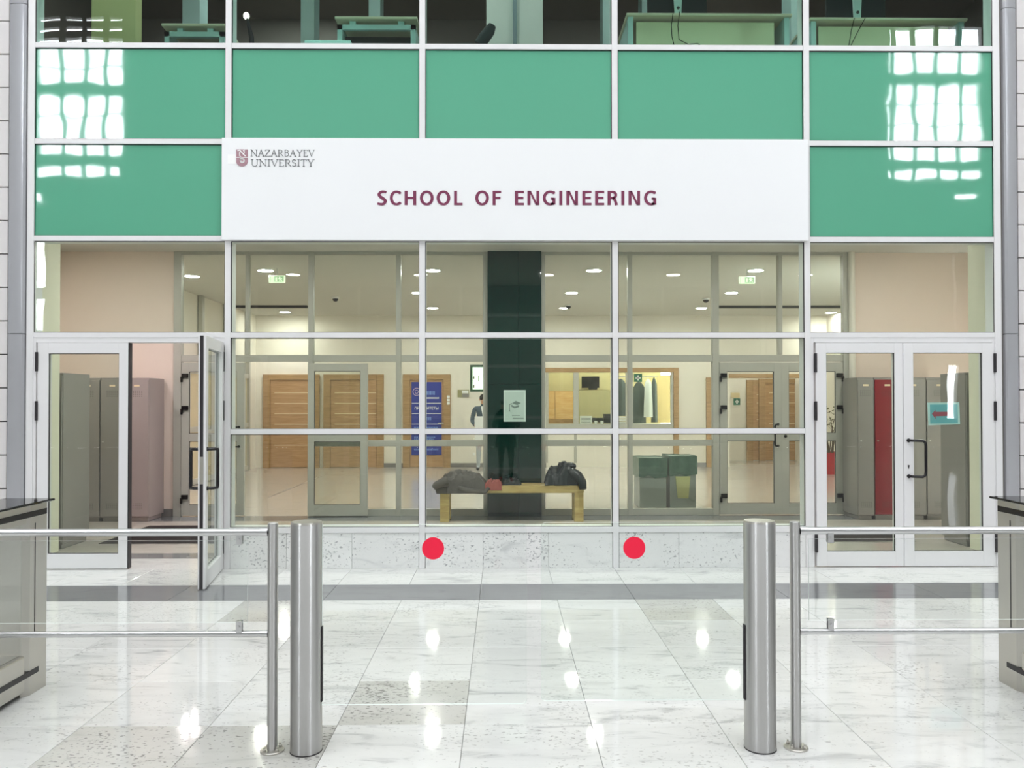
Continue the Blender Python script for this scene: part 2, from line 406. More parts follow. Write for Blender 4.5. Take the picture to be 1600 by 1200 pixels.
# plinth stones, joints in line with the floor joints
xs = sorted([MX[1] + MW / 2, MX[2] - 0.03, MX[2] + 0.03, MX[3] - 0.03, MX[3] + 0.03, MX[4] - MW / 2] + [JX0 + TS * k for k in (-3, -2, 0, 1, 3, 4) if MX[1] + .1 < JX0 + TS * k < MX[4] - .1 and min(abs(JX0 + TS * k - m) for m in MX) > 0.08])
for a, b in zip(xs[:-1], xs[1:]):
    if b - a < 0.07: continue
    obj('plinth_stone', B(a + .0012, b - .0012, D0 + 0.006, D1, 0.0, 0.323), M_plinth, wf, bevel=0.001)

# ------------------------------------------------------------------ doors of the curtain wall
def leaf_mesh(par, w, z0, z1, st, rail_t, rail_b, mid=None, fm=None, gm=None, thick=0.06, mirror=False, groove=True):
    """leaf in local coordinates: hinge edge x=0, runs to x=w, front face y=-thick/2"""
    fm = fm or M_frame; gm = gm or M_glass
    sgn = -1 if mirror else 1
    stl, str_ = st
    y0, y1 = -thick / 2, thick / 2
    m = MB()
    def bx(x0, x1, a, b): m.box(sgn * x0, sgn * x1, y0, y1, a, b)
    bx(0, stl, z0, z1); bx(w - str_, w, z0, z1); bx(stl, w - str_, z1 - rail_t, z1); bx(stl, w - str_, z0, z0 + rail_b)
    if mid: bx(stl, w - str_, mid[0], mid[1])
    fr = obj('leaf_frame', m, fm, par, local=True, bevel=0.0015, segs=1)
    segs = [(z0 + rail_b, mid[0]), (mid[1], z1 - rail_t)] if mid else [(z0 + rail_b, z1 - rail_t)]
    for a, b in segs:
        obj('pane', MB().box(sgn * stl, sgn * (w - str_), -0.005, 0.005, a, b), gm, par, local=True)
        g = MB(); t = 0.006
        for yy in ((y0 + .012, y0 + .022),):
            g.box(sgn * stl, sgn * (stl + t), yy[0], yy[1], a, b); g.box(sgn * (w - str_ - t), sgn * (w - str_), yy[0], yy[1], a, b)
            g.box(sgn * stl, sgn * (w - str_), yy[0], yy[1], b - t, b); g.box(sgn * stl, sgn * (w - str_), yy[0], yy[1], a, a + t)
        obj('gasket', g, M_gasket, par, local=True)
    return fr
def dhandle(par, x, z0, z1, y, out, side, r=0.013, name='handle', label='black looped pull handle'):
    """tube handle: feet at x, bar shifted sideways by side and forward by out"""
    zz = [(x, y, z0), (x + side * .15, y + out * .55, z0), (x + side * .78, y + out, z0 + .0), (x + side * .97, y + out, z0 + .018), (x + side, y + out, z0 + .05),
          (x + side, y + out, z1 - .05), (x + side * .97, y + out, z1 - .018), (x + side * .78, y + out, z1), (x + side * .15, y + out * .55, z1), (x, y, z1)]
    m = MB().tube(zz, r, 10)
    for z in (z0, z1): m.tube([(x, y, z), (x, y + out * .12, z)], r * 1.4, 12)
    return obj(name, m, M_black, par, local=True, smooth=True, label=label)
def hinge(par, x, z, y, l=0.175, local=False, side=1):
    m = MB().tube([(x, y, z - l / 2), (x, y, z + l / 2)], 0.0125, 10)
    m.box(x - .010, x + .010, y, y + .02, z - l / 2 + .004, z + l / 2 - .004)
    return obj('hinge', m, M_gasket, par, label='dark barrel hinge', local=local, smooth=True)
TOPZ = RZ[2] - 0.024
def door_frame(par, a, b, top, fm, y0, y1, t=0.034):
    m = MB().box(a, a + t * .85, y0, y1, 0, top).box(b - t * .85, b, y0, y1, 0, top).box(a + t * .85, b - t * .85, y0, y1, top - t * 1.3, top)
    return obj('door_frame', m, fm, par, bevel=0.0015, segs=1)
# left pair: left leaf shut, right leaf thrown open towards the atrium
a, b = MX[0] + MW / 2, MX[1] - MW / 2
d1 = thing('door_1', ((a + b) / 2, YF, 0), kind='structure')
door_frame(d1, a, b, TOPZ, M_frame, YF + .008, YF + .10)
LT = TOPZ - .046
fa, fb = X(58, YF), X(200, YF)
lf = thing('leaf', (fa, YF + 0.03, 0), parent=d1)
lf['label'] = 'closed glazed leaf'
leaf_mesh(lf, fb - fa, 0.008, LT, (0.10, 0.084), 0.098, 0.135)
for zz in (565, 641, 848): hinge(d1, fa - .004, Z(zz, YF), YF - .008)
m = MB().box(fb + .001, fb + .010, YF + .0, YF + .06, .01, LT)
obj('rebate_strip', m, M_gasket, d1)
LW = 0.835
hx, hy = X(345, YF) , YF - 0.015
fx, fy = X(316.5, 6.60), 6.60
ang = math.atan2(fy - hy, fx - hx)
lf2 = thing('leaf', (hx, hy, 0), parent=d1, rotz=ang)
lf2['label'] = 'open glazed leaf swung outwards'
leaf_mesh(lf2, LW, 0.008, LT, (0.10, 0.10), 0.098, 0.135)
obj('edge_seal', MB().box(LW - .001, LW + .004, -.016, .010, .01, LT - .004), M_gasket, lf2, local=True)
obj('lock_plate', MB().box(LW + .003, LW + .007, -.014, .012, .86, 1.08), M_steel_flat, lf2, local=True)
dhandle(lf2, LW - .055, 0.82, 1.14, -.03, -.075, -.05)
dhandle(lf2, LW - .055, 0.82, 1.14, .03, .075, -.05)
for zz in (565, 641, 848): hinge(d1, X(349, YF), Z(zz, YF), YF - .012, .18)
obj('door_closer', MB().box(X(346, YF) - .0, X(350, YF), YF - .05, YF + .004, Z(548, YF), Z(540, YF)).tube([(X(348, YF), YF - .03, Z(546, YF)), (X(345, YF), YF - .12, Z(545, YF) - .0)], .006, 8), M_steel_flat, d1)
# right pair, both shut
a, b = MX[4] + MW / 2, MX[5] - MW / 2
d2 = thing('door_2', ((a + b) / 2, YF, 0), kind='structure')
door_frame(d2, a, b, TOPZ, M_frame, YF + .008, YF + .10)
LT2 = TOPZ - .047
xa, xm, xb = X(1275.3, YF), X(1411.3, YF), X(1553.5, YF)
l3 = thing('leaf', (xa, YF + .03, 0), parent=d2); l3['label'] = 'left glazed leaf'
leaf_mesh(l3, xm - .002 - xa, .008, LT2, (0.095, 0.076), 0.092, 0.135)
l4 = thing('leaf', (xb, YF + .03, 0), parent=d2); l4['label'] = 'right glazed leaf with pull handle'
leaf_mesh(l4, xb - xm - .002, .008, LT2, (0.108, 0.094), 0.092, 0.135, mirror=True)
dhandle(l4, -(xb - X(1419, YF)), 0.835, 1.165, -.03, -.07, 0.125)
obj('keyhole', MB().disc(-(xb - X(1419, YF)), .93, .009, -.034, -.03, 12).box(-(xb - X(1419, YF)) - .004, -(xb - X(1419, YF)) + .004, -.034, -.03, .905, .93), M_dark, l4, local=True)
for zz in (567, 642, 848):
    hinge(d2, xa - .006, Z(zz, YF, 1275), YF - .008); hinge(d2, xb + .006, Z(zz, YF, 1553), YF - .008)

# ------------------------------------------------------------------ cladding beside the curtain wall
def side_cladding(name, sgn, xin, xcol, xpan, pyj, pitchz):
    w = thing(name, (xcol, YF, 0), kind='structure')
    # silver column with softly rounded corners
    a, b = sorted((xin, xcol)); r = 0.05; zt = 8.0
    y0 = YF - .03
    pts = [(a, YF + .2), (a, y0 + r), (a + r * .3, y0 + r * .3), (a + r, y0), (b - r * .3, y0), (b, y0 + r * .3), (b, YF + .2)]
    if sgn > 0: pts = [(a + b - x, y) for x, y in pts][::-1]
    zj = Z(522, YF)
    for k, (z0, z1) in enumerate(((0, zj - .003), (zj + .003, Z(11, YF) - .003), (Z(11, YF) + .003, zt))):
        obj('column_cladding', MB().zprism(pts, z0, z1), M_metalclad, w, smooth=True)
    # horizontal panels
    zb = Z(pyj, YF)
    while zb > pitchz: zb -= pitchz
    z = zb - pitchz
    xo = xpan + sgn * 1.3
    while z < 5.9:
        lo, hi = max(0, z + .005), z + pitchz - .005
        if hi > 0.05: obj('panel', B(min(xpan, xo), max(xpan, xo), YF + .01, YF + .05, lo, hi), M_panel, w, bevel=.003, segs=1)
        z += pitchz
    obj('backing', B(min(xin, xo), max(xin, xo), YF + .055, YF + .2, 0, 6.6), M_dark, w)
    obj('edge_strip', B(min(xin, MX[0] - .03 if sgn < 0 else MX[5] + .03), max(xin, MX[0] - .03 if sgn < 0 else MX[5] + .03), YF + .02, YF + .1, 0, 6.6), M_locker, w)
    obj('outer_wall', B(min(xo, sgn * 17), max(xo, sgn * 17), YF, YF + .2, 0, 15.6), M_panel, w)
side_cladding('wall_front_left', -1, X(39, YF), X(10.5, YF), X(9.5, YF), 242, 0.3065)
side_cladding('wall_front_right', 1, X(1570, YF), X(1593, YF), X(1594.5, YF), 246, 0.3065)
obj('wall_front_upper', B(-6.1, 6.2, YF, YF + .2, RZ[6] + .03, 15.6), M_panel, kind='structure')

# ------------------------------------------------------------------ the atrium behind the camera
YB = -12.0
VY = 2 * (YF + 0.026) - YB       # depth at which the back wall shows in the glass
def wall_with_openings(name, x0, x1, z0, z1, y0, y1, holes, mat, bars):
    w = thing(name, ((x0 + x1) / 2, y0, 0), kind='structure')
    xs = sorted({x0, x1} | {h[0] for h in holes} | {h[1] for h in holes}); zs = sorted({z0, z1} | {h[2] for h in holes} | {h[3] for h in holes})
    m = MB()
    for a, b in zip(xs[:-1], xs[1:]):
        for c, d in zip(zs[:-1], zs[1:]):
            cx, cz = (a + b) / 2, (c + d) / 2
            if any(h[0] < cx < h[1] and h[2] < cz < h[3] for h in holes): continue
            m.box(a, b, y0, y1, c, d)
    obj('masonry', m, mat, w)
    for bx in bars: obj('glazing_bar', MB().box(*bx), M_shelldark, w)
    return w
def hole(px0, px1, py0, py1):
    a, b = P(px0, py0, VY), P(px1, py1, VY); return (min(a.x, b.x), max(a.x, b.x), b.z, a.z)
holes = [hole(57, 190, 26, 33), hole(57, 190, 42, 50), hole(57, 190, 60, 131), hole(57, 190, 147, 240), hole(57, 186, 258, 276),
         hole(50, 68, 305, 318), hole(50, 68, 375, 450), hole(50, 68, 466, 516),
         hole(1389, 1532, 43, 115), hole(1389, 1532, 132, 250), hole(1389, 1532, 266, 280), hole(1496, 1530, 303, 312), hole(1491, 1496, 385, 515), hole(1480, 1497, 570, 655)]
# low glazed doors at both ends, which also streak the steel posts
holes += [hole(150, 330, 300, 615), hole(1240, 1330, 420, 660)][:0]
bars = []
zt, zb_ = P(100, 26, VY).z, P(100, 276, VY).z
for p in (97, 132, 165): xx = X(p, VY); bars.append((xx - .075, xx + .075, YB + .02, YB + .1, zb_, zt))
for p in (1397, 1429, 1465, 1501): xx = X(p, VY); bars.append((xx - .075, xx + .075, YB + .02, YB + .1, P(1400, 280, VY).z, P(1400, 43, VY).z))
for p, q in ((107, 0), (182, 0)): zz = P(100, p, VY).z; bars.append((X(57, VY), X(190, VY), YB + .02, YB + .08, zz - .02, zz + .02))
for p in (163, 198): zz = P(1400, p, VY).z; bars.append((X(1389, VY), X(1532, VY), YB + .02, YB + .08, zz - .02, zz + .02))
wall_with_openings('wall_back', XL, XR, 0, 15.6, YB - .2, YB, holes, M_shell, bars)
obj('wall_left', B(XL - .2, XL, YB, YF, 0, 15.6), M_shell, kind='structure')
obj('wall_right', B(XR, XR + .2, YB, YF, 0, 15.6), M_shell, kind='structure')
obj('ceiling_atrium', B(XL, XR, YB, YF + .2, 15.6, 15.8), M_shell, kind='structure')

# ------------------------------------------------------------------ vestibule and hall shell
YP = 10.86; YW = 18.85; CH = 3.54
VX0, VX1 = X(93, YP), X(1530, YP)
PX0, PX1 = X(285, YP), X(1316, YP)
sx0, sx1 = X(93, 8.36), X(1514, 8.36)
HX0, HX1 = -5.75, 7.6
obj('ceiling', B(-7, 8.2, YF + .16, 21.5, CH, CH + .2), M_ceil, kind='structure')
obj('wall_vestibule_left', MB().box(sx0 - 1.6, sx0, YF + .16, 8.36, 0, CH), M_pilaster, kind='structure')
obj('wall_vestibule_right', MB().box(sx1, sx1 + 1.4, YF + .16, 8.36, 0, CH), M_pilaster, kind='structure')
obj('wall_alcove_left', B(VX0 - .15, VX0, 8.36, YP, 0, CH), M_cream, kind='structure')
obj('wall_alcove_right', B(VX1, VX1 + .15, 8.36, YP, 0, CH), M_cream, kind='structure')
xl = X(272, YP); xr = X(1326, YP)
obj('wall_inner_left', B(VX0, xl, YP, YP + .14, 0, CH), M_cream, kind='structure')
obj('wall_inner_right', B(xr + .06, VX1, YP, YP + .14, 0, CH), M_cream, kind='structure')
obj('baseboard_left', B(VX0, xl, YP - .015, YP, 0, .10), M_base, kind='structure')
obj('baseboard_right', B(xr + .06, VX1, YP - .015, YP, 0, .10), M_base, kind='structure')
obj('trim_1', MB().tube([(xr + .03, YP - .05, .12), (xr + .03, YP - .05, CH)], .045, 14), M_cream2, kind='structure', smooth=True)
obj('trim_2', B(xr - .02, xr + .09, YP - .10, YP, 0, .12), M_base, kind='structure')
obj('wall_hall_left', B(HX0 - .15, HX0, YP + .14, YW, 0, CH), M_cream2, kind='structure')
obj('wall_hall_right', B(HX1, HX1 + .15, YP + .14, YW, 0, CH), M_cream2, kind='structure')
obj('trim_3', B(HX0, X(480, 16.9), 16.85, 16.95, CH - .05, CH), M_dark, kind='structure')
obj('trim_4', B(X(1123, 16.9), HX1, 16.85, 16.95, CH - .05, CH), M_dark, kind='structure')
# glazed partition against the hall's left wall
pg = thing('window_5', (HX0 + .1, 15, 0), kind='structure')
for yy in (12.5, 13.9, 15.3, 16.7, 18.1): obj('post', B(HX0 + .02, HX0 + .10, yy - .05, yy + .05, 0, CH), M_frame_in, pg)
for zz in (0.06, 1.02, 2.10): obj('rail', B(HX0 + .03, HX0 + .09, 12.5, 18.1, zz - .05, zz + .05), M_frame_in, pg)
M_yel = plain('pale_etched_glass', rgb(214, 202, 172), 0.2)
for y0 in (12.5, 13.9, 15.3, 16.7): obj('pane', B(HX0 + .035, HX0 + .05, y0 + .05, y0 + 1.35, .11, 2.05), M_yel, pg)

# far wall with reception window and side passage
rw0, rw1 = X(853, YW), X(1052, YW); rz0, rz1 = Z(664, YW), Z(582, YW)
pa0, pa1 = X(1140, YW), X(1256, YW); pz1 = Z(591, YW)
wb = thing('wall_hall_back', (0, YW, 0), kind='structure')
m = MB(); Y2 = YW + .12
m.box(HX0 - .2, rw0, YW, Y2, 0, CH); m.box(rw0, rw1, YW, Y2, rz1, CH); m.box(rw0, rw1, YW, Y2, 0, rz0 - .16)
m.box(rw1, pa0, YW, Y2, 0, CH); m.box(pa0, pa1, YW, Y2, pz1, CH); m.box(pa1, HX1 + .2, YW, Y2, 0, CH)
obj('masonry', m, M_cream2, wb)
obj('passage_lining', MB().box(pa0 - .3, pa1 + .5, 20.9, 21.0, 0, CH).box(pa1 + .5, pa1 + .6, Y2, 20.9, 0, CH).box(pa0 - .4, pa0 - .3, Y2, 20.9, 0, CH), M_cream2, wb)
obj('reception_lining', MB().box(rw0 - .3, rw1 + .1, 20.85, 20.95, 0, CH).box(rw0 - .4, rw0 - .3, Y2, 20.85, 0, CH), plain('warm_back_wall', rgb(206, 194, 152), .8), wb)
for k, (p0, p1) in enumerate(((600, 630), (704, 853), (1060, 1103), (476, 640))[:3]):
    obj('baseboard_back', B(X(p0, YW), X(p1, YW), YW - .02, YW - .001, 0, .10), M_base, kind='structure') if k != 1 else obj('baseboard_middle', B(X(p0, YW), X(p1, YW), YW - .02, YW - .001, 0, .10), M_base, kind='structure')

# ------------------------------------------------------------------ partition between vestibule and hall
wp = thing('wall_partition', (0, YP, 0), kind='structure')
def post(p0, p1, z0=0, z1=CH): obj('post', B(X(p0, YP), X(p1, YP), YP - .03, YP + .06, z0, z1), M_frame_in, wp, bevel=.002, segs=1)
post(272, 284); post(482, 490); post(619, 626.5); post(755, 762); post(846, 852); post(981, 988); post(1113, 1123); post(1317, 1325)
post(384, 389, 2.16); post(1216, 1222, 2.16)
ZM = Z(560, YP)
bays = [(284, 482), (490, 619), (626.5, 755), (852, 981), (988, 1113), (1123, 1317)]
def rail(p0, p1, z0, z1, nm='rail'): obj(nm, B(X(p0, YP), X(p1, YP), YP - .02, YP + .05, z0, z1), M_frame_in, wp, bevel=.002, segs=1)
zt = Z(393, YP)
for k, (p0, p1) in enumerate(bays):
    rail(p0, p1, Z(399, YP), CH); rail(p0, p1, ZM - .045, ZM + .045)
    door = k in (0, 5)
    if not door:
        rail(p0, p1, 0.0, 0.09); rail(p0, p1, Z(697, YP), Z(687.5, YP))
        for a, b in ((.09, Z(697, YP)), (Z(687.5, YP), ZM - .045), (ZM + .045, Z(399, YP))):
            obj('pane', B(X(p0, YP), X(p1, YP), YP + .010, YP + .018, a, b), M_glass_in, wp)
    else:
        obj('pane', B(X(p0, YP), X(p1, YP), YP + .010, YP + .018, ZM + .045, Z(399, YP)), M_glass_in, wp)
DT = ZM - .045
def black_hinges(par, x, sgn, zs):
    for z in zs:
        m = MB().box(x - .012, x + .012, -.065, -.028, z - .06, z + .012).box(min(x, x + sgn * .085), max(x, x + sgn * .085), -.055, -.026, z - .002, z + .055)
        obj('hinge', m, M_black, par, label='black stepped hinge', local=True, bevel=.003, segs=1)
hz = [Z(590, YP), Z(640, YP), Z(778, YP)]
bay0 = (X(284, YP), X(482, YP)); bay5 = (X(1123, YP), X(1317, YP))
LWi = (bay0[1] - bay0[0]) / 2 - .01
MID = (Z(689, YP), Z(677, YP))
def inner_leaf(dr, x, mirror, rot, nm_label, hinge_side):
    lfx = thing('leaf', (x, YP, 0), parent=dr, rotz=rot); lfx['label'] = nm_label
    leaf_mesh(lfx, LWi, .012, DT - .012, (.10, .10), .12, .145, MID, M_frame_in, M_glass_in, .055, mirror)
    return lfx
d3 = thing('door_3', (sum(bay0) / 2, YP, 0), kind='structure')
l = inner_leaf(d3, bay0[0] + .006, False, 0, 'closed glazed leaf', 1)
black_hinges(l, .01, 1, hz)
hm = lambda s, x: dhandle(l_, x, .92, 1.16, -.028, -.06, s * .05, .012)
l_ = l; dhandle(l, LWi - .07, .93, 1.19, -.028, -.06, -.05, .012)
# second leaf thrown fully open, lying against the next bay
l = thing('leaf', (X(484, YP), YP - .09, 0), parent=d3, rotz=R(1.5)); l['label'] = 'open glazed leaf folded back against the next bay'
leaf_mesh(l, X(571, YP - .1) - X(478, YP - .1), .012, Z(568, YP - .1), (.085, .095), .10, .15, (Z(689, YP), Z(670, YP)), M_frame_in, M_glass_in, .055)
d4 = thing('door_4', (sum(bay5) / 2, YP, 0), kind='structure')
LWi = (bay5[1] - bay5[0]) / 2 - .006
l = inner_leaf(d4, bay5[0] + .006, False, 0, 'left glazed leaf', 1); black_hinges(l, .01, 1, hz)
dhandle(l, LWi - .05, .93, 1.22, -.028, -.06, -.06, .012)
l = inner_leaf(d4, bay5[1] - .006, True, 0, 'right glazed leaf', -1); black_hinges(l, -.01, -1, hz)
obj('lock_cylinder', MB().disc(-LWi + .05, 1.06, .02, -.04, -.028, 16), M_black, l, local=True)

# black polished column between the two middle bays
ca, cb = X(762, 10.75), X(846, 10.75)
t = thing('polished_column', ((ca + cb) / 2, 11.06, 0), 'black polished square column rising behind the wooden bench', 'column')
obj('core', B(ca + .006, cb - .006, 10.786, 11.35, 0, CH), M_dark, t)
sm_ = X(810.5, 10.78)
for q0, q1 in ((ca, sm_ - .002), (sm_ + .002, cb)):
    for z0, z1 in ((0, 1.76), (1.763, CH)): obj('cladding_panel', B(q0, q1, 10.77, 10.785, z0, z1), M_column, t, bevel=.001, segs=1)
for q0 in (ca, cb - .006): obj('side_panel', B(q0, q0 + .0055, 10.786, 11.35, 0, CH), M_column, t)

# ------------------------------------------------------------------ wooden doors of the hall
def wood_door(n, p0, p1, ptop, Y, lines, x0=None, hinge_dark=True, frame=.16):
    a, b = X(p0, Y), X(p1, Y); zt = Z(ptop, Y)
    d = thing('door_%d' % n, ((a + b) / 2, Y, 0), kind='structure')
    f = frame
    obj('door_frame', MB().box(a, a + f, Y - .06, Y, 0, zt).box(b - f, b, Y - .06, Y, 0, zt).box(a + f, b - f, Y - .06, Y, zt - f * .8, zt), M_wood_frame, d, bevel=.003, segs=1)
    obj('door_panel', B(a + f + .004, b - f - .004, Y - .035, Y - .001, .01, zt - f * .8 - .004), M_wood, d)
    for z in lines: obj('inlay', B(a + f + .10, b - f - .02, Y - .038, Y - .0345, z - .008, z + .008), M_inlay, d)
    return d, a, b, zt
LN = [Z(p, YW) for p in (613.5, 630, 646, 662.5, 695)]
wood_door(5, 412, 500, 585, YW, LN)
wood_door(6, 506, 600, 585, YW, LN)
d7, a7, b7, z7 = wood_door(7, 630, 704, 585, YW, [])
wood_door(8, 1166, 1224, 594, 20.88, [Z(p, 20.88) for p in (617, 630, 643, 656)])
wood_door(9, 1185, 1268, 592, 20.84, [Z(p, 20.84) for p in (614, 630, 646, 662, 693)])
m = MB().box(pa0 - .02, pa1 + .02, YW - .05, YW + .16, pz1, Z(584.5, YW)).box(X(1103, YW), X(1113, YW), YW - .05, YW, 0, Z(590, YW))
obj('trim_5', m, M_wood_frame, kind='structure')
# door lever and red pull card
obj('door_lever', MB().tube([(X(693, YW), YW - .04, Z(661, YW)), (X(693, YW), YW - .09, Z(661, YW)), (X(685, YW), YW - .09, Z(661, YW))], .012, 8), M_steel_flat, d7)

# blue poster on the third door
pb = thing('blue_poster', (X(667, YW - .04), YW - .05, Z(711, YW)), 'tall blue printed poster hanging on the third wooden door', 'poster')
ya = YW - .046
obj('sheet', B(X(643, ya), X(690, ya), ya, ya + .006, Z(711, ya), Z(597, ya)), M_bluewall, pb)
M_pink2 = plain('pale_pink_print', rgb(190, 170, 196), .5); M_lightblue = plain('light_blue_print', rgb(120, 150, 220), .5)
def ringmesh(cx, cz, r0, r1, y0, y1, n=28):
    m = MB()
    for k in range(n):
        t0, t1 = 2 * math.pi * k / n, 2 * math.pi * (k + 1) / n
        m.prism([(cx + r0 * math.cos(t0), cz + r0 * math.sin(t0)), (cx + r1 * math.cos(t0), cz + r1 * math.sin(t0)), (cx + r1 * math.cos(t1), cz + r1 * math.sin(t1)), (cx + r0 * math.cos(t1), cz + r0 * math.sin(t1))], y0, y1)
    return m
yb = ya - .003
m = ringmesh(X(651, yb), Z(612, yb), .075, .095, yb, ya); m.v += ringmesh(X(651, yb), Z(612, yb), 0.03, .045, yb, ya).v
m2 = ringmesh(X(651, yb), Z(612, yb), .03, .045, yb, ya)
m = ringmesh(X(651, yb), Z(612, yb), .075, .095, yb, ya).add(m2.v, m2.f)
obj('round_emblem', m, M_pink2, pb)
m = MB()
for p in (630, 646, 662.5): m.box(X(643.5, yb), X(689.5, yb), yb, ya, Z(p + .5, yb), Z(p - .5, yb))
m.box(X(666, yb), X(686, yb), yb, ya, Z(622.8, yb), Z(620.8, yb))
obj('rule_lines', m, M_white, pb)
m = MB()
random.seed(3)
for row, (p0, p1, h) in {654: (660, 674, 2.2), 668: (647, 684, 1), 671: (647, 680, 1), 683: (647, 680, 1), 686: (647, 678, 1), 689: (649, 676, 1), 702: (647, 685, 1.3), 614: (666, 680, 3)}.items():
    x = p0
    while x < p1:
        w = random.uniform(1.2, 3.2); m.box(X(x, yb), X(min(x + w, p1), yb), yb, ya, Z(row + h, yb), Z(row - h, yb)); x += w + .7
obj('small_print', m, M_lightblue, pb, kind='stuff')
random.seed(11)

def islands(mb):
    par = list(range(len(mb.v)))
    def fd(a):
        while par[a] != a: par[a] = par[par[a]]; a = par[a]
        return a
    for f in mb.f:
        for i in f[1:]: par[fd(i)] = fd(f[0])
    out = {}
    for f in mb.f:
        k = fd(f[0]); o = out.setdefault(k, (MB(), {})); g = []
        for i in f:
            if i not in o[1]: o[1][i] = len(o[0].v); o[0].v.append(mb.v[i])
            g.append(o[1][i])
        o[0].f.append(g); o[0].m.append(0)
    return [o[0] for o in out.values()]
def text_into(mb, s, x0, x1, z0, z1, y0, y1, bold=0.0, m=0):
    cu = bpy.data.curves.new('txt', 'FONT'); cu.body = s; cu.size = 1; cu.offset = bold; cu.resolution_u = 6
    ob = bpy.data.objects.new('txt', cu); C.objects.link(ob)
    dg = bpy.context.evaluated_depsgraph_get(); me = bpy.data.meshes.new_from_object(ob.evaluated_get(dg))
    bm = bmesh.new(); bm.from_mesh(me)
    bmesh.ops.remove_doubles(bm, verts=bm.verts, dist=1e-5)
    xs = [v.co.x for v in bm.verts]; zs = [v.co.y for v in bm.verts]
    if not xs: return
    a, b, c, d = min(xs), max(xs), min(zs), max(zs)
    r = bmesh.ops.extrude_face_region(bm, geom=list(bm.faces))
    ev = {v for v in r['geom'] if isinstance(v, bmesh.types.BMVert)}
    bm.verts.index_update()
    vs = [(x0 + (v.co.x - a) / (b - a) * (x1 - x0), y1 if v in ev else y0, z0 + (v.co.y - c) / (d - c) * (z1 - z0)) for v in bm.verts]
    fs = [[v.index for v in f.verts] for f in bm.faces]
    mb.add(vs, fs, m); bm.free()
    C.objects.unlink(ob); bpy.data.objects.remove(ob); bpy.data.meshes.remove(me)
m = MB(); text_into(m, 'ПРИОРИТЕТЫ', X(648, yb), X(685, yb), Z(640, yb), Z(635.5, yb), yb, ya, 0.02)
obj('heading', m, M_white, pb)

# ------------------------------------------------------------------ sign board
SY = YF - 0.035
bx0, bx1 = X(345, SY), X(1265, SY); bz0, bz1 = Z(375.3, SY), Z(216.5, SY)
sb = thing('sign_board', ((bx0 + bx1) / 2, SY, bz0), 'wide white sign board reading SCHOOL OF ENGINEERING, fixed across the green glazing', 'sign')
obj('board', B(bx0, bx1, SY, SY + .03, bz0, bz1), M_board, sb, bevel=.002, segs=1)
ty0, ty1 = SY - .004, SY + .001
def ribbon(pts, ws, bev=False):
    """outline of a pen stroke of varying width through pts"""
    L, Rr = [], []
    for k, p in enumerate(pts):
        a = Vector(pts[max(k - 1, 0)]); b = Vector(pts[min(k + 1, len(pts) - 1)]); d = (b - a).normalized(); nn = Vector((-d.y, d.x)) * ws[k] / 2
        L.append((p[0] + nn.x, p[1] + nn.y)); Rr.append((p[0] - nn.x, p[1] - nn.y))
    return L, Rr
def pen(mb, pts, w):
    ws = w if isinstance(w, list) else [w] * len(pts)
    L, Rr = ribbon(pts, ws)
    for k in range(len(pts) - 1):
        q4 = [L[k], L[k + 1], Rr[k + 1], Rr[k]]
        mb.prism([(X(a, SY), P(800, b, SY).z - TILT(a)) for a, b in q4], ty0, ty1)
TILT = lambda a: P(800, 308, SY).z - P(a, 308, SY).z
V, Hh = 4.7, 3.4            # stem and bar widths
CT, CB = 298.2, 320.6        # cap line and base line
def rnd(cx, cy, rx, ry, t0, t1, n=28):
    pts = [(cx + rx * math.cos(R(t0 + (t1 - t0) * k / n)), cy - ry * math.sin(R(t0 + (t1 - t0) * k / n))) for k in range(n + 1)]
    ws = [Hh + (V - Hh) * abs(math.cos(R(t0 + (t1 - t0) * k / n))) for k in range(n + 1)]
    return pts, ws
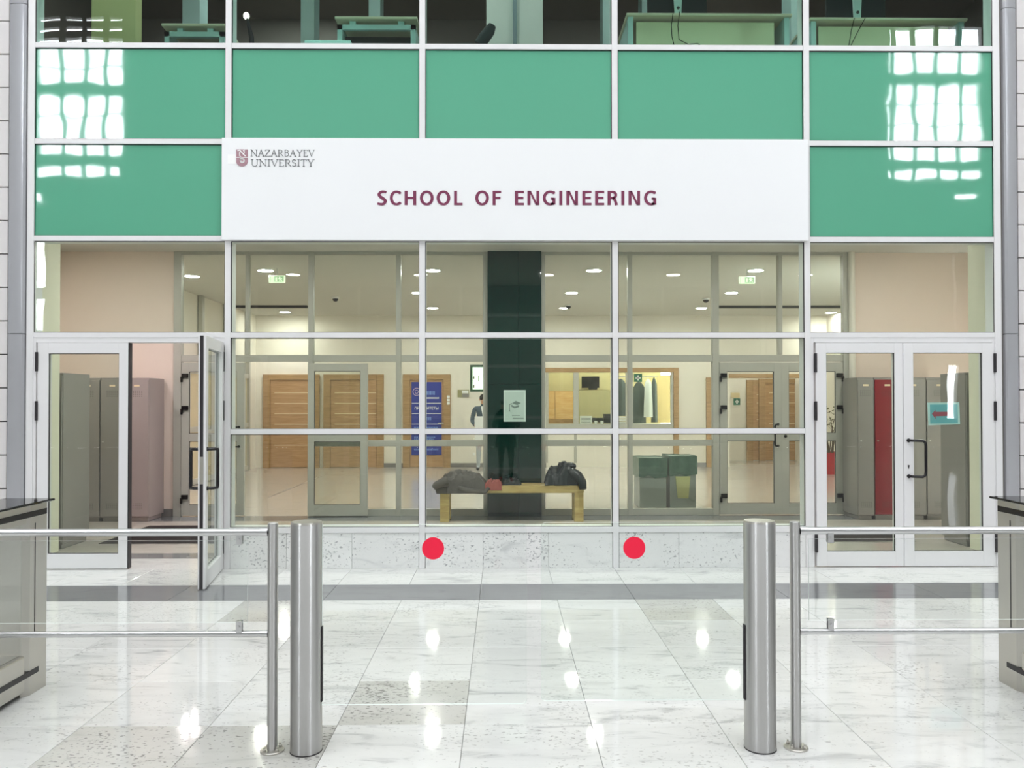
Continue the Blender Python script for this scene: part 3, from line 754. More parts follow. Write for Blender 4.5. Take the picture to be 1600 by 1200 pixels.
def glyph(c, x0, x1):
    m = MB(); h = V / 2; b = Hh / 2; mid = (CT + CB) / 2; cx = (x0 + x1) / 2; ry = (CB - CT) / 2 + .4 - b
    if c in 'HEFLNIR': pen(m, [(x0 + h, CT), (x0 + h, CB)], V)
    if c == 'H': pen(m, [(x1 - h, CT), (x1 - h, CB)], V); pen(m, [(x0 + V, mid), (x1 - V, mid)], Hh)
    if c in 'EF': pen(m, [(x0 + V, CT + b), (x1, CT + b)], Hh); pen(m, [(x0 + V, mid), (x1 - 1, mid)], Hh)
    if c in 'EL': pen(m, [(x0 + V, CB - b), (x1, CB - b)], Hh)
    if c == 'N':
        pen(m, [(x1 - h, CT), (x1 - h, CB)], V * .9)
        m.prism([(X(a, SY), P(800, z, SY).z - TILT(a)) for a, z in ((x0 + V * .5, CT), (x0 + V * 1.15, CT), (x1 - V * .5, CB), (x1 - V * 1.2, CB))], ty0, ty1)
    if c == 'O':
        p_, w_ = rnd(cx, mid, (x1 - x0) / 2 - h, ry, 0, 360, 40); pen(m, p_[:-1] + [p_[0]], w_)
    if c == 'C': p_, w_ = rnd(x0 + (x1 - x0) * .60, mid, (x1 - x0) * .60 - h, ry, 52, 308); pen(m, [(x1, CT + b + .3)] + p_ + [(x1, CB - b - .3)], [Hh] + w_ + [Hh])
    if c == 'G':
        p_, w_ = rnd(x0 + (x1 - x0) * .58, mid, (x1 - x0) * .58 - h, ry, 55, 300); pen(m, [(x1 - .6, CT + b + .4)] + p_, [Hh] + w_)
        pen(m, [(x1 - h, mid - .2), (x1 - h, CB - 1.0)], V); pen(m, [(x1 - V * .5, CB - b - .4), (x0 + (x1 - x0) * .62, CB - b + .2)], Hh); pen(m, [(x1 - V - 2.6, mid + 1), (x1 - V * .5, mid + 1)], Hh * .9)
    if c == 'R':
        w = x1 - x0; top = [(x0 + V, CT + b), (x0 + w * .48, CT + b)] + [(x0 + w * .48 + (w * .40 - h * .7) * math.sin(R(t)), CT + b + 4.75 * (1 - math.cos(R(t)))) for t in range(15, 181, 15)] + [(x0 + V, CT + b + 9.5)]
        pen(m, top, [Hh, Hh] + [Hh + 1.0 * math.sin(R(t)) for t in range(15, 181, 15)] + [Hh])
        pen(m, [(x0 + w * .50, CT + b + 9.2), (x0 + w * .70, CT + 14.6), (x1 - h * 1.05, CB)], [V * .8, V * .9, V])
    if c == 'S':
        w = x1 - x0; mm = [(x1 - 1.0, CT + b + .6), (x0 + w * .62, CT + b - .3), (x0 + w * .36, CT + b + .5), (x0 + h + .1, CT + 5.6), (x0 + w * .30, CT + 8.9), (cx + .3, mid + .1), (x1 - w * .26, mid + 2.6), (x1 - h - .1, CB - 6.2), (x1 - w * .32, CB - b - .9), (x0 + w * .42, CB - b + .3), (x0 + .2, CB - b - .9)]
        sp = []
        for k in range(len(mm) - 1):
            p0, p1, p2, p3 = (Vector(mm[max(k - 1, 0)]), Vector(mm[k]), Vector(mm[k + 1]), Vector(mm[min(k + 2, len(mm) - 1)]))
            for t in (0, .25, .5, .75): sp.append(tuple(.5 * ((2 * p1) + (p2 - p0) * t + (2 * p0 - 5 * p1 + 4 * p2 - p3) * t * t + (3 * p1 - p0 - 3 * p2 + p3) * t ** 3)))
        sp.append(mm[-1]); pen(m, sp, [Hh + (V - Hh) * math.sin(math.pi * k / (len(sp) - 1)) for k in range(len(sp))])
    return m
for c, a, b, o_ in (('S', 62, 163, 580), ('C', 192, 308, 580), ('H', 347, 468, 580), ('O', 506, 650, 580), ('O', 681, 824, 580), ('L', 863, 952, 580), ('O', 1085, 1228, 580), ('F', 1266, 1355, 580),
                   ('E', 33, 127, 800), ('N', 163, 287, 800), ('G', 323, 455, 800), ('I', 496, 526, 800), ('N', 570, 692, 800), ('E', 737, 832, 800), ('E', 870, 965, 800), ('R', 1001, 1110, 800), ('I', 1144, 1174, 800), ('N', 1219, 1341, 800), ('G', 1381, 1508, 800)):
    obj('letter', glyph(c, o_ + a / 6.667, o_ + b / 6.667), M_maroon, sb)
# grey serif lettering drawn stroke by stroke
def stroke(mb, pts, w, y0, y1):
    for (xa_, za_), (xb_, zb2) in zip(pts[:-1], pts[1:]):
        d = Vector((xb_ - xa_, zb2 - za_)); L = d.length
        if L < 1e-6: continue
        d /= L; nn = Vector((-d.y, d.x)) * (w / 2); e = d * (w * .15)
        mb.prism([(xa_ - e.x + nn.x, za_ - e.y + nn.y), (xb_ + e.x + nn.x, zb2 + e.y + nn.y), (xb_ + e.x - nn.x, zb2 + e.y - nn.y), (xa_ - e.x - nn.x, za_ - e.y - nn.y)], y0, y1)
TK, TN = .115, .055
def arc(cx, cz, rx, rz, t0, t1, n=10): return [(cx + rx * math.cos(R(t0 + (t1 - t0) * k / n)), cz + rz * math.sin(R(t0 + (t1 - t0) * k / n))) for k in range(n + 1)]
def sf(x, z, w=.20): return ([(x - w / 2, z), (x + w / 2, z)], TN)
GL = {
 'N': (.80, [([(.14, 0), (.14, 1)], TN), ([(.12, 1), (.68, 0)], TK), ([(.66, 0), (.66, 1)], TN), sf(.14, .02), sf(.10, .98, .16), sf(.66, .98)]),
 'A': (.74, [([(.37, 1), (.10, 0)], TN), ([(.36, 1), (.64, 0)], TK), ([(.20, .36), (.52, .36)], TN), sf(.10, .02), sf(.64, .02)]),
 'Z': (.66, [([(.08, .97), (.58, .97)], TN), ([(.57, .97), (.08, .03)], TK), ([(.07, .03), (.60, .03)], TN), ([(.09, .97), (.07, .80)], TN), ([(.60, .03), (.63, .22)], TN)]),
 'R': (.68, [([(.16, 0), (.16, 1)], TK), ([(.16, .97), (.32, .97)] + arc(.32, .74, .20, .23, 90, -90) + [(.16, .51)], TN * 1.3), ([(.32, .50), (.64, .0)], TK * .9), sf(.16, .02), sf(.10, .98, .12)]),
 'B': (.64, [([(.16, 0), (.16, 1)], TK), ([(.16, .97), (.30, .97)] + arc(.30, .76, .19, .21, 90, -90) + [(.16, .54)], TN * 1.3), ([(.30, .54)] + arc(.30, .28, .24, .26, 90, -90) + [(.16, .02)], TN * 1.3)]),
 'Y': (.70, [([(.36, .46), (.36, 0)], TK), ([(.10, 1), (.36, .46)], TK), ([(.62, 1), (.36, .46)], TN), sf(.10, .98), sf(.62, .98), sf(.36, .02)]),
 'E': (.58, [([(.16, 0), (.16, 1)], TK), ([(.08, .97), (.50, .97)], TN), ([(.16, .52), (.42, .52)], TN), ([(.08, .03), (.52, .03)], TN), ([(.50, .97), (.50, .82)], TN), ([(.52, .03), (.55, .2)], TN)]),
 'V': (.72, [([(.10, 1), (.38, 0)], TK), ([(.64, 1), (.37, 0)], TN), sf(.10, .98), sf(.64, .98)]),
 'U': (.78, [([(.15, 1), (.15, .34)] + arc(.39, .30, .24, .28, 180, 360) + [(.63, .34), (.63, 1)], TN * 1.4), sf(.15, .98, .24), sf(.63, .98, .2)]),
 'I': (.34, [([(.17, 0), (.17, 1)], TK), sf(.17, .02, .24), sf(.17, .98, .24)]),
 'S': (.52, [(arc(.26, .75, .17, .23, 30, 270, 10) + arc(.26, .26, .18, .25, 90, -150, 10), TK * .85)]),
 'T': (.64, [([(.32, 0), (.32, 1)], TK), ([(.05, .97), (.59, .97)], TN), ([(.05, .97), (.04, .80)], TN), ([(.59, .97), (.60, .80)], TN), sf(.32, .02)]),
}
def serif_text(mb, s, x0, x1, z0, z1, y0, y1):
    tot = sum(GL[c][0] for c in s); k = (x1 - x0) / tot; h = z1 - z0; x = x0
    for c in s:
        w, st = GL[c]; mb = MB()
        for pts, tw in st: stroke(mb, [(x + p * k, z0 + q * h) for p, q in pts], tw * h, y0, y1)
        obj('small_letter', mb, M_greytext, sb)
        x += w * k
m = MB()
serif_text(m, 'NAZARBAYEV', X(390, SY), X(491, SY), P(440, 244.5, SY).z, P(440, 234, SY).z, ty0, ty1)
serif_text(m, 'UNIVERSITY', X(390.5, SY), X(490.5, SY), P(440, 260, SY).z, P(440, 249.3, SY).z, ty0, ty1)
# shield emblem with pale letter and spiral
ex0, ex1 = X(368, SY), X(386, SY); ez0, ez1 = P(377, 260, SY).z, P(377, 233.5, SY).z
ew, eh = ex1 - ex0, ez1 - ez0
sh = [(ex0, ez1), (ex0, ez0 + eh * .28)] + [(ex0 + ew / 2 - ew / 2 * math.cos(R(t)), ez0 + eh * .28 - eh * .28 * math.sin(R(t))) for t in range(15, 180, 15)] + [(ex1, ez0 + eh * .28), (ex1, ez1)]
obj('shield_emblem', MB().prism(sh, ty0, ty1), M_mauve, sb)
m = MB(); q = lambda a, b: (ex0 + ew * a, ez0 + eh * b)
yy0, yy1 = ty0 - .002, ty0 + .0005
stroke(m, [q(.0, .52), q(1, .52)], .006, yy0, yy1)
stroke(m, [q(.12, .92), q(.30, .95), q(.80, .60)], .010, yy0, yy1)
stroke(m, [q(.78, .96), q(.60, .93), q(.72, .86), q(.70, .76)], .007, yy0, yy1)
stroke(m, [q(.30, .84), q(.30, .62), q(.46, .50), q(.34, .36)], .008, yy0, yy1)
stroke(m, [q(.36 + .0, .36)] + [q(.55 + (.22 - .0007 * t / 3.6) * math.cos(R(t + 150)), .34 - (.16 - .0005 * t / 3.6) * math.sin(R(t + 150)) * -1) for t in range(0, 700, 35)], .006, yy0, yy1)
obj('emblem_line', m, M_white, sb)
obj('paper_patch', B(X(354.5, SY), X(368, SY), SY - .002, SY + .001, P(360, 256, SY).z, P(360, 241.5, SY).z), M_white, sb)

# ------------------------------------------------------------------ notices on the glass
py_ = YF + 0.045
po = thing('cap_notice', (X(804, py_), py_, Z(658.5, py_)), 'white portrait notice with a graduation cap drawing on the glass', 'notice')
obj('sheet', B(X(787, py_), X(821.5, py_), py_, py_ + .003, Z(658.8, py_), Z(609.5, py_)), M_white, po)
M_paper2 = plain('pale_print_area', rgb(226, 230, 228), .6); M_greypr = plain('grey_print', rgb(140, 146, 144), .6)
y_ = py_ - .0015
obj('print_area', B(X(789.5, y_), X(819, y_), y_, py_, Z(656.5, y_), Z(612, y_)), M_paper2, po)
m = MB(); y2 = y_ - .0015
U = lambda px, pz: (X(px, y2), Z(pz, y2))
m.prism([U(800, 630), U(806, 626.3), U(814, 629.8), U(808, 633)], y2, y_)
m.prism([U(798.5, 635), U(799.5, 632.5), U(804, 635.3), U(811, 632.8), U(811, 636), U(804, 638)], y2, y_)
stroke(m, [U(800, 630.4), U(796, 632), U(796, 640)], .006, y2, y_)
m.prism([U(794.5, 643), U(796, 639.5), U(797.5, 643)], y2, y_)
m.box(X(800, y2), X(813, y2), y2, y_, Z(649.5, y2), Z(648.5, y2)); m.box(X(801, y2), X(818, y2), y2, y_, Z(653.8, y2), Z(653, y2))
obj('cap_drawing', m, M_greypr, po)
ar = thing('arrow_notice', (X(1474, py_), py_, Z(664, py_)), 'pale blue notice with a red arrow pointing left, on the right door pane', 'notice')
M_teal = plain('light_teal_print', rgb(122, 186, 202), .6); M_arrow = plain('dull_red_print', rgb(176, 84, 104), .6); M_rim = plain('pale_blue_rim', rgb(204, 230, 236), .6)
UA = lambda px, pz, y: (X(px, y), Z(pz, y, 1474))
obj('sheet', MB().prism([UA(1449.3, 629, py_), UA(1450.5, 664.5, py_), UA(1500, 663, py_), UA(1499, 628.5, py_)], py_, py_ + .003), M_rim, ar)
obj('print_area', MB().prism([UA(1453, 632, y_), UA(1453.5, 661.5, y_), UA(1496.5, 661, y_), UA(1496, 631.5, y_)], y_, py_), M_teal, ar)
obj('arrow', MB().prism([UA(1456, 646.5, y2), UA(1462, 640.5, y2), UA(1461.5, 643.5, y2), UA(1481, 643.5, y2), UA(1484, 646, y2), UA(1481, 649.8, y2), UA(1461.5, 650.5, y2), UA(1462, 655, y2)], y2, y_), M_arrow, ar)

# ------------------------------------------------------------------ lockers
def locker(x, y, w, d, h, rot, label, cm, dm=None, group='lockers along the vestibule walls', n=1):
    t = thing('locker', (x, y, 0), label, 'locker', group, rotz=rot)     # front faces local -y, x from 0 to w
    obj('body', MB().box(0, w, .02, d, .05, h).box(.02, w - .02, .04, d - .02, 0, .05), cm, t, local=True, bevel=.004, segs=1)
    dw = w / n
    for k in range(n):
        dr = obj('locker_door', MB().box(dw * k + .006, dw * (k + 1) - .006, 0, .019, .07, h - .03), dm or cm, t, local=True, bevel=.002, segs=1)
        xc = dw * (k + .5); v = MB()
        for zz in (h - .10,): v.box(xc - .035, xc + .035, -.003, 0.001, zz - .012, zz + .012)
        obj('label_holder', v, M_inlay, dr, local=True)
        v = MB()
        for a in range(6):
            for b in range(4):
                v.box(xc - .07 + a * .026, xc - .062 + a * .026, -.002, .001, h - .24 + b * .022, h - .232 + b * .022); v.box(xc - .07 + a * .026, xc - .062 + a * .026, -.002, .001, .16 + b * .022, .168 + b * .022)
        obj('vent_holes', v, M_dark, dr, local=True, kind='stuff')
        obj('lock', MB().disc(dw * k + .04, 1.02, .010, -.012, .001, 12), M_steel_flat, dr, local=True)
    return t
LH = 1.835
YL = 10.36
x1 = X(141, YL); xs_ = [X(233, YL) - .36 * k for k in range(4)]
locker(X(233, YL) - .31, YL, .305, .47, LH, 0, 'warm grey locker nearest the inner doorway, seen through the open left door', M_locker_pink)
locker(X(233, YL) - .62, YL, .305, .47, LH, 0, 'grey locker against the back wall, second from the inner doorway on the left', M_locker)
locker(X(233, YL) - .93, YL, .305, .47, LH, 0, 'grey locker at the far left of the back wall row behind the closed left leaf', M_locker)
locker(sx0 + .0, 8.42, .56, .34, LH, R(90) * 0, 'grey steel locker beside the left pilaster, nearest the glass', M_locker) if False else None
t = locker(X(141, 8.97) , 8.42, .55, .40, LH, 0, 'x', M_locker) if False else None
# lockers standing in the alcoves beside the pilasters, side panel towards the room
locker(sx0 - .62, 8.42, .615, .56, 1.83, 0, 'grey locker whose plain side faces the room, tucked behind the left pilaster', M_locker, n=2)
locker(sx1 + .005, 8.42, .615, .50, 1.83, 0, 'grey locker whose plain side faces the room, tucked behind the right pilaster', M_locker, n=2)
xr0 = X(1340, YL)
locker(xr0, YL, X(1366, YL) - xr0 - .003, .47, LH, 0, 'narrow grey locker immediately left of the red locker', M_locker)
locker(X(1366.5, YL), YL, .335, .47, LH, 0, 'tall red locker behind the right-hand glass doors', M_locker, M_locker_red)
locker(X(1366.5, YL) + .34, YL, .33, .47, LH, 0, 'grey locker immediately right of the red locker', M_locker)
locker(X(1366.5, YL) + .675, YL, .33, .47, LH, 0, 'grey locker second to the right of the red locker, behind the arrow notice', M_locker)
# mats
for nm, p0, lab, y0, y1 in (('left', (-4.35, -2.55), 'dark ribbed door mat inside the left doorway', 8.76, 10.0), ('right', (2.75, 4.5), 'dark ribbed door mat inside the right doors', 8.76, 9.5)):
    t = thing('door_mat', (sum(p0) / 2, (y0 + y1) / 2, 0), lab, 'mat')
    obj('mat_frame', B(p0[0], p0[1], y0, y1, .0008, .006), M_base if nm == 'right' else M_mat, t)
    m = MB(); yy = y0 + .02
    while yy < y1 - .02: m.box(p0[0] + .02, p0[1] - .02, yy, yy + .02, .006, .012); yy += .045
    obj('ribs', m, M_mat, t, kind='stuff')

# ------------------------------------------------------------------ ceiling lights, exit signs, detectors
lights = [(300, 431), (415, 422), (676, 422), (928, 422), (1181, 422), (653, 457), (893, 457), (1143, 457), (676, 481), (882, 481), (1096, 481), (445, 487), (1298, 488), (323, 486.5)]
names = ['above the left doorway bay', 'above the left exit sign', 'front row, just left of the black column', 'front row, just right of the black column', 'front row, above the right exit sign',
         'middle row, left of the black column', 'middle row, right of the black column', 'middle row, left of the right exit sign', 'back row, left of the black column', 'back row, right of the black column',
         'back row, above the bins', 'back row, far left', 'back row, far right', 'back row, in the left corner']
def downlight(x, y, z, label, group, r=.11):
    t = thing('ceiling_light', (x, y, z), label, 'ceiling light', group)
    obj('trim_ring', MB().lathe([(r + .02, z - .001), (r + .018, z - .012), (r, z - .012), (r, z - .001)], x, y, 24), M_white, t, smooth=True)
    obj('diffuser', MB().lathe([(.01, z - .010), (r - .002, z - .010), (r - .002, z - .004), (.01, z - .004)], x, y, 24), M_lamp, t)
for (px, py), nm in zip(lights, names):
    p = PZ(px, py, CH); downlight(p.x, p.y, CH, 'round recessed ceiling light, ' + nm, 'round recessed lights in the hall ceiling')
for k, x in enumerate((-5.2, -3.3, -1.3, 0.7, 2.7, 4.8)):  # unseen downlights, added as fill for the vestibule
    downlight(x, 9.0, CH, 'unseen fill light added in the vestibule ceiling, ' + ('over the left lockers', 'over the left mat', 'left of the bench', 'right of the bench', 'over the right mat', 'over the right lockers')[k], 'unseen fill lights added in the vestibule ceiling')
for x, y, w_ in ((X(1190, 20), 20.0, 'the side passage'), (X(900, 20), 19.8, 'the reception cupboard'), (X(1000, 20), 19.8, 'the reception coats')):
    downlight(x, y, CH, 'round recessed light above ' + w_, 'lights in the far side rooms')
for k, (px, py, side) in enumerate(((432.5, 436, 'left'), (1167.5, 437.5, 'right'))):
    Ye = 12.2; c = P(px, py, Ye); w, h = .126, .056
    t = thing('exit_sign', (c.x, Ye, CH), 'lit green and white exit sign hanging on the %s of the hall ceiling' % side, 'exit sign')
    obj('housing', MB().box(c.x - w, c.x + w, Ye, Ye + .03, c.z - h, c.z + h), M_exit, t, bevel=.012)
    m = MB().box(c.x - .035, c.x + .105, Ye - .004, Ye + .002, c.z - .042, c.z + .042)
    m.box(c.x - .104, c.x - .096, Ye - .004, Ye + .002, c.z - .042, c.z + .042)
    f = obj('pictogram_field', m, M_exitg, t)
    m = MB().box(c.x - .020, c.x + .008, Ye - .007, Ye - .003, c.z - .034, c.z + .026)
    m.disc(c.x + .040, c.z + .024, .009, Ye - .007, Ye - .003, 12)
    for pts in ([(.040, .014), (.050, -.008)], [(.050, -.008), (.038, -.034)], [(.050, -.008), (.068, -.018), (.082, -.034)], [(.022, .004), (.040, .012), (.062, .016), (.080, .004)]):
        stroke(m, [(c.x + a, c.z + b) for a, b in pts], .010, Ye - .007, Ye - .003)
    obj('running_figure', m, M_exit, f)
    obj('hanger', MB().box(c.x - .008, c.x + .008, Ye + .01, Ye + .025, c.z + h, CH), M_white, t)
for (px, py), lab in zip(((524, 464), (888, 476), (1103, 466)), ('left of the middle pane', 'above the reception window', 'above the two bins')):
    p = PZ(px, py, CH)
    t = thing('ceiling_camera', (p.x, p.y, CH), 'small dark dome camera on the hall ceiling, ' + lab, 'dome camera', 'dome cameras on the hall ceiling')
    obj('mount', MB().lathe([(.07, CH - .001), (.07, CH - .03), (.055, CH - .035)], p.x, p.y, 20), M_white, t, smooth=True)
    obj('dome', MB().lathe([(.055, CH - .035), (.05, CH - .065), (.03, CH - .085), (.005, CH - .09)], p.x, p.y, 20), M_black, t, smooth=True)

# ------------------------------------------------------------------ reception window
rc = thing('window_6', ((rw0 + rw1) / 2, YW, rz0), kind='structure')
yf0, yf1 = YW - .04, YW + .10
xw1 = X(1060, YW)
obj('head_board', B(X(852, YW), xw1, yf0, yf1, rz1, Z(575, YW)), M_wood_frame, rc)
obj('jamb', B(X(1052, YW), xw1, yf0 - .01, yf1, 0, rz1), M_wood_frame, rc)
for p0, p1 in ((853, 857), (896, 904), (955, 962), (978, 989), (1048, 1052)): obj('post', B(X(p0, YW), X(p1, YW), YW - .02, YW + .06, rz0, rz1), M_frame_in, rc)
obj('counter_front', B(rw0, rw1, YW - .03, YW + .10, rz0 - .16, rz0), M_frame_in, rc)
obj('counter_top', B(rw0, rw1, YW + .0, YW + .55, rz0, rz0 + .02), M_frame_in, rc)
for p0, p1 in ((857, 896), (904, 955), (989, 1048)): obj('pane', B(X(p0, YW), X(p1, YW), YW + .02, YW + .026, rz0, rz1), M_glass_in, rc)
for p in (852, 897, 960): obj('batten', B(X(p, YW - .02), X(p + 4, YW - .02), YW - .025, YW, .1, rz0 - .16), M_frame_in, rc)
YR = 20.3
t = thing('wall_cupboard', (X(875, YR), YR, Z(655, YR)), 'pale wooden two-door cupboard behind the left reception window', 'cupboard')
obj('body', B(X(851, YR), X(897, YR), YR, YR + .4, 0.0, Z(611, YR)), M_wood, t)
for p0, p1 in ((851.5, 866.5), (867.5, 897)): obj('cupboard_door', B(X(p0, YR), X(p1, YR), YR - .02, YR, Z(655, YR), Z(611.5, YR)), wood('beech', rgb(222, 172, 112), rgb(240, 200, 146)), t)
obj('knob', MB().ball((X(866, YR), YR - .03, Z(640, YR)), .012, .012, .012, 8), M_steel_flat, t)
t = thing('television', (X(923, 20.6), 20.6, Z(608, 20.6)), 'flat dark television standing on the cabinet in the reception', 'television')
obj('screen', B(X(909, 20.6), X(936.5, 20.6), 20.6, 20.66, Z(606, 20.6), Z(588.5, 20.6)), M_black, t)
obj('stand', B(X(920, 20.6), X(933, 20.6), 20.58, 20.7, Z(609, 20.6), Z(606, 20.6)), M_black, t)
t = thing('filing_cabinet', (X(925, 20.2), 20.2, 0), 'olive grey cabinet behind the middle reception window', 'cabinet')
obj('body', B(X(904, 20.2), X(960, 20.2), 20.25, 20.8, 0, Z(609.5, 20.2)), plain('olive_laminate', rgb(176, 166, 128), .5), t)
obj('cabinet_door', B(X(905, 20.2), X(936, 20.2), 20.235, 20.25, .1, Z(611, 20.2)), plain('olive_laminate_door', rgb(182, 172, 134), .5), t)
YC = YW + .2
def small(name, p0, p1, py0, py1, dep, mat, label, cat, Y=YC, **k):
    return obj(name, B(X(p0, Y), X(p1, Y), Y, Y + dep, Z(py1, Y), Z(py0, Y)), mat, label=label, cat=cat, bevel=.004, segs=1, **k)
t = thing('printed_notice', (X(915, YC), YC, rz0 + .02), 'white printed notice leaning on the reception counter', 'notice')
obj('sheet', B(X(906, YC), X(925, YC), YC, YC + .01, Z(662, YC), Z(650, YC)), M_white, t)
m = MB()
for k in range(4): m.box(X(908, YC - .002), X(923, YC - .002), YC - .002, YC, Z(654.2 + 2 * k, YC), Z(653.4 + 2 * k, YC))
obj('text_line', m, M_greypr, t)
small('desk_phone', 926, 943, 653, 660, .2, M_dark, 'dark desk telephone beside the notice on the reception counter', 'telephone', YC + .05)
small('computer', 944, 954, 647, 661, .25, M_dark, 'dark square computer at the right end of the middle counter', 'computer', YC + .05)
t = thing('document_tray', (X(970, YC), YC, rz0 + .02), 'white stacked document tray on the reception counter', 'document tray')
for k in range(3): obj('tray', B(X(963, YC), X(978, YC), YC, YC + .3, rz0 + .025 + .06 * k, rz0 + .065 + .06 * k), M_white, t)
for k, (p, lab) in enumerate(((930.5, 'left'), (940, 'middle'))):
    x = X(p, YC - .04)
    t = thing('mug', (x, YC - .05, rz0 + .02), 'small white mug on the reception counter, %s of the pair' % ('left' if k == 0 else 'right'), 'mug', 'mugs on the reception counter')
    obj('cup', MB().lathe([(.024, rz0 + .021), (.032, rz0 + .09), (.028, rz0 + .09), (.02, rz0 + .03)], x, YC - .05, 16), M_white, t, smooth=True)
    obj('cup_handle', MB().tube([(x + .028, YC - .05, rz0 + .04), (x + .045, YC - .05, rz0 + .05), (x + .045, YC - .05, rz0 + .07), (x + .03, YC - .05, rz0 + .08)], .005, 6), M_white, t, smooth=True)
# coats behind the right window
def hanging_coat(p, w, ztop, zbot, mat, label, Y=20.3, cat='coat', group=None):
    x = X(p, Y); n = 18
    t = thing('hanging_coat', (x, Y, zbot), label, cat, group)
    m = MB(); prof = [(.16, 1.0), (.55, .93), (.8, .85), (.85, .6), (.95, .3), (1.0, .0)]
    vs = []; 
    for s_, h_ in prof:
        z = zbot + (ztop - zbot) * h_
        for k in range(n):
            u = 2 * math.pi * k / n; rr = 1 + .12 * math.sin(5 * u + s_ * 3)
            vs.append((x + w / 2 * s_ * math.cos(u) * rr, Y + .10 * s_ * math.sin(u) * rr, z))
    fs = [(i * n + k, i * n + (k + 1) % n, (i + 1) * n + (k + 1) % n, (i + 1) * n + k) for i in range(len(prof) - 1) for k in range(n)]
    fs += [list(range(n)), [(len(prof) - 1) * n + k for k in range(n - 1, -1, -1)]]
    obj('garment', m.add(vs, fs), mat, t, smooth=True)
    obj('hanger_hook', MB().tube([(x, Y, ztop - .01), (x, Y, ztop + .05), (x + .02, Y, ztop + .07), (x + .03, Y, ztop + .05)], .006, 6), M_steel_flat, t)
M_coatw = plain('white_lab_coat', rgb(206, 210, 214), .9, var=.05); M_coatd = plain('dark_coat', rgb(70, 78, 78), .9, var=.1)
hanging_coat(970, .30, Z(592, 20.3), Z(650, 20.3), M_coatd, 'long dark coat hanging just left of the reception mullion')
hanging_coat(998, .34, Z(596, 20.3), Z(662, 20.3), M_coatd, 'dark green coat hanging behind the first-aid sign')
hanging_coat(1012.5, .22, Z(592, 20.2), Z(652, 20.2), M_coatw, 'long white coat hanging behind the right reception window', Y=20.1)
hanging_coat(1022, .16, Z(590, 20.3), Z(660, 20.3), M_coatd, 'narrow dark coat hanging right of the white coat')
obj('coat_rail', MB().tube([(X(962, 20.2), 20.2, Z(588, 20.2)), (X(1028, 20.2), 20.2, Z(588, 20.2))], .015, 8), M_steel_flat, label='steel rail above the hanging coats in the reception', cat='rail')
small('cork_board', 1027, 1050, 586, 661, .05, plain('cork', rgb(214, 190, 140), .9), 'tall pale board at the right end of the reception', 'board', 20.6)
def cross_sign(p, q, half, Y, label):
    x, z = X(p, Y), Z(q, Y)
    t = thing('first_aid_sign', (x, Y, z - half), label, 'sign')
    obj('plate', B(x - half, x + half, Y, Y + .01, z - half, z + half), M_safety, t)
    k = half * .62; w = half * .22
    obj('cross', MB().box(x - k, x + k, Y - .004, Y + .001, z - w, z + w).box(x - w, x + w, Y - .004, Y + .001, z - k, z + k), M_white, t)
cross_sign(997, 590.5, .095, YW + .005, 'green first-aid sign with a white cross on the reception window')
cross_sign(1151.5, 628, .085, 20.88, 'green first-aid sign with a white cross on the passage wall')
small('wall_notice', 1142, 1156, 614, 622, .01, plain('beige_card', rgb(220, 200, 160), .7), 'beige card above the passage first-aid sign', 'notice', 20.88)
# wall plaque, hanging lit screen
t = thing('wall_plaque', (X(724, YW), YW - .02, Z(620, YW)), 'small olive and grey wall plaque right of the poster door', 'plaque')
obj('plate', B(X(715, YW), X(733, YW), YW - .02, YW - .003, Z(620.5, YW), Z(609, YW)), plain('olive_plate', rgb(150, 146, 104), .5), t)
obj('grey_field', B(X(722, YW), X(733, YW), YW - .024, YW - .019, Z(620.5, YW), Z(615, YW)), M_locker, t)
obj('white_field', B(X(722, YW), X(732, YW), YW - .024, YW - .019, Z(614.5, YW), Z(610, YW)), M_white, t)
YS = 14.5
t = thing('wall_screen', (X(752, YS), YS, Z(612, YS)), 'lit white screen in a dark green frame, half hidden by the black column', 'screen')
obj('screen_frame', B(X(734.5, YS), X(775, YS), YS, YS + .08, Z(612, YS), Z(570, YS)), plain('green_frame', rgb(52, 86, 62), .4), t, bevel=.004, segs=1)
obj('display', B(X(738.5, YS), X(771, YS), YS - .004, YS + .002, Z(608.5, YS), Z(573.8, YS)), M_screen, t)
obj('ceiling_bracket', MB().tube([(X(756, YS), YS + .05, Z(572, YS)), (X(756, YS), YS + .05, CH)], .02, 8), M_dark, t)
obj('screen_figure', MB().box(X(747, YS), X(748, YS), YS - .007, YS - .003, Z(596, YS), Z(587, YS)).box(X(739, YS), X(741.5, YS), YS - .007, YS - .003, Z(592, YS), Z(588, YS)).box(X(739, YS), X(741.5, YS), YS - .007, YS - .003, Z(606, YS), Z(601, YS)), M_locker, t)
t = thing('card_slot', (X(700.5, YW - .07), YW - .07, Z(632, YW)), 'small white card holder on the jamb of the poster door', 'card holder')
for k in range(3): obj('card', B(X(698.3, YW - .07), X(702.8, YW - .07), YW - .075, YW - .062, Z(632 - 5 * k, YW), Z(628 - 5 * k, YW)), M_white, t)
# socket on the far wall
small('wall_socket', 738.5, 742.5, 707, 711.5, .012, M_white, 'white wall socket low on the far wall by the poster door', 'socket', YW - .013)

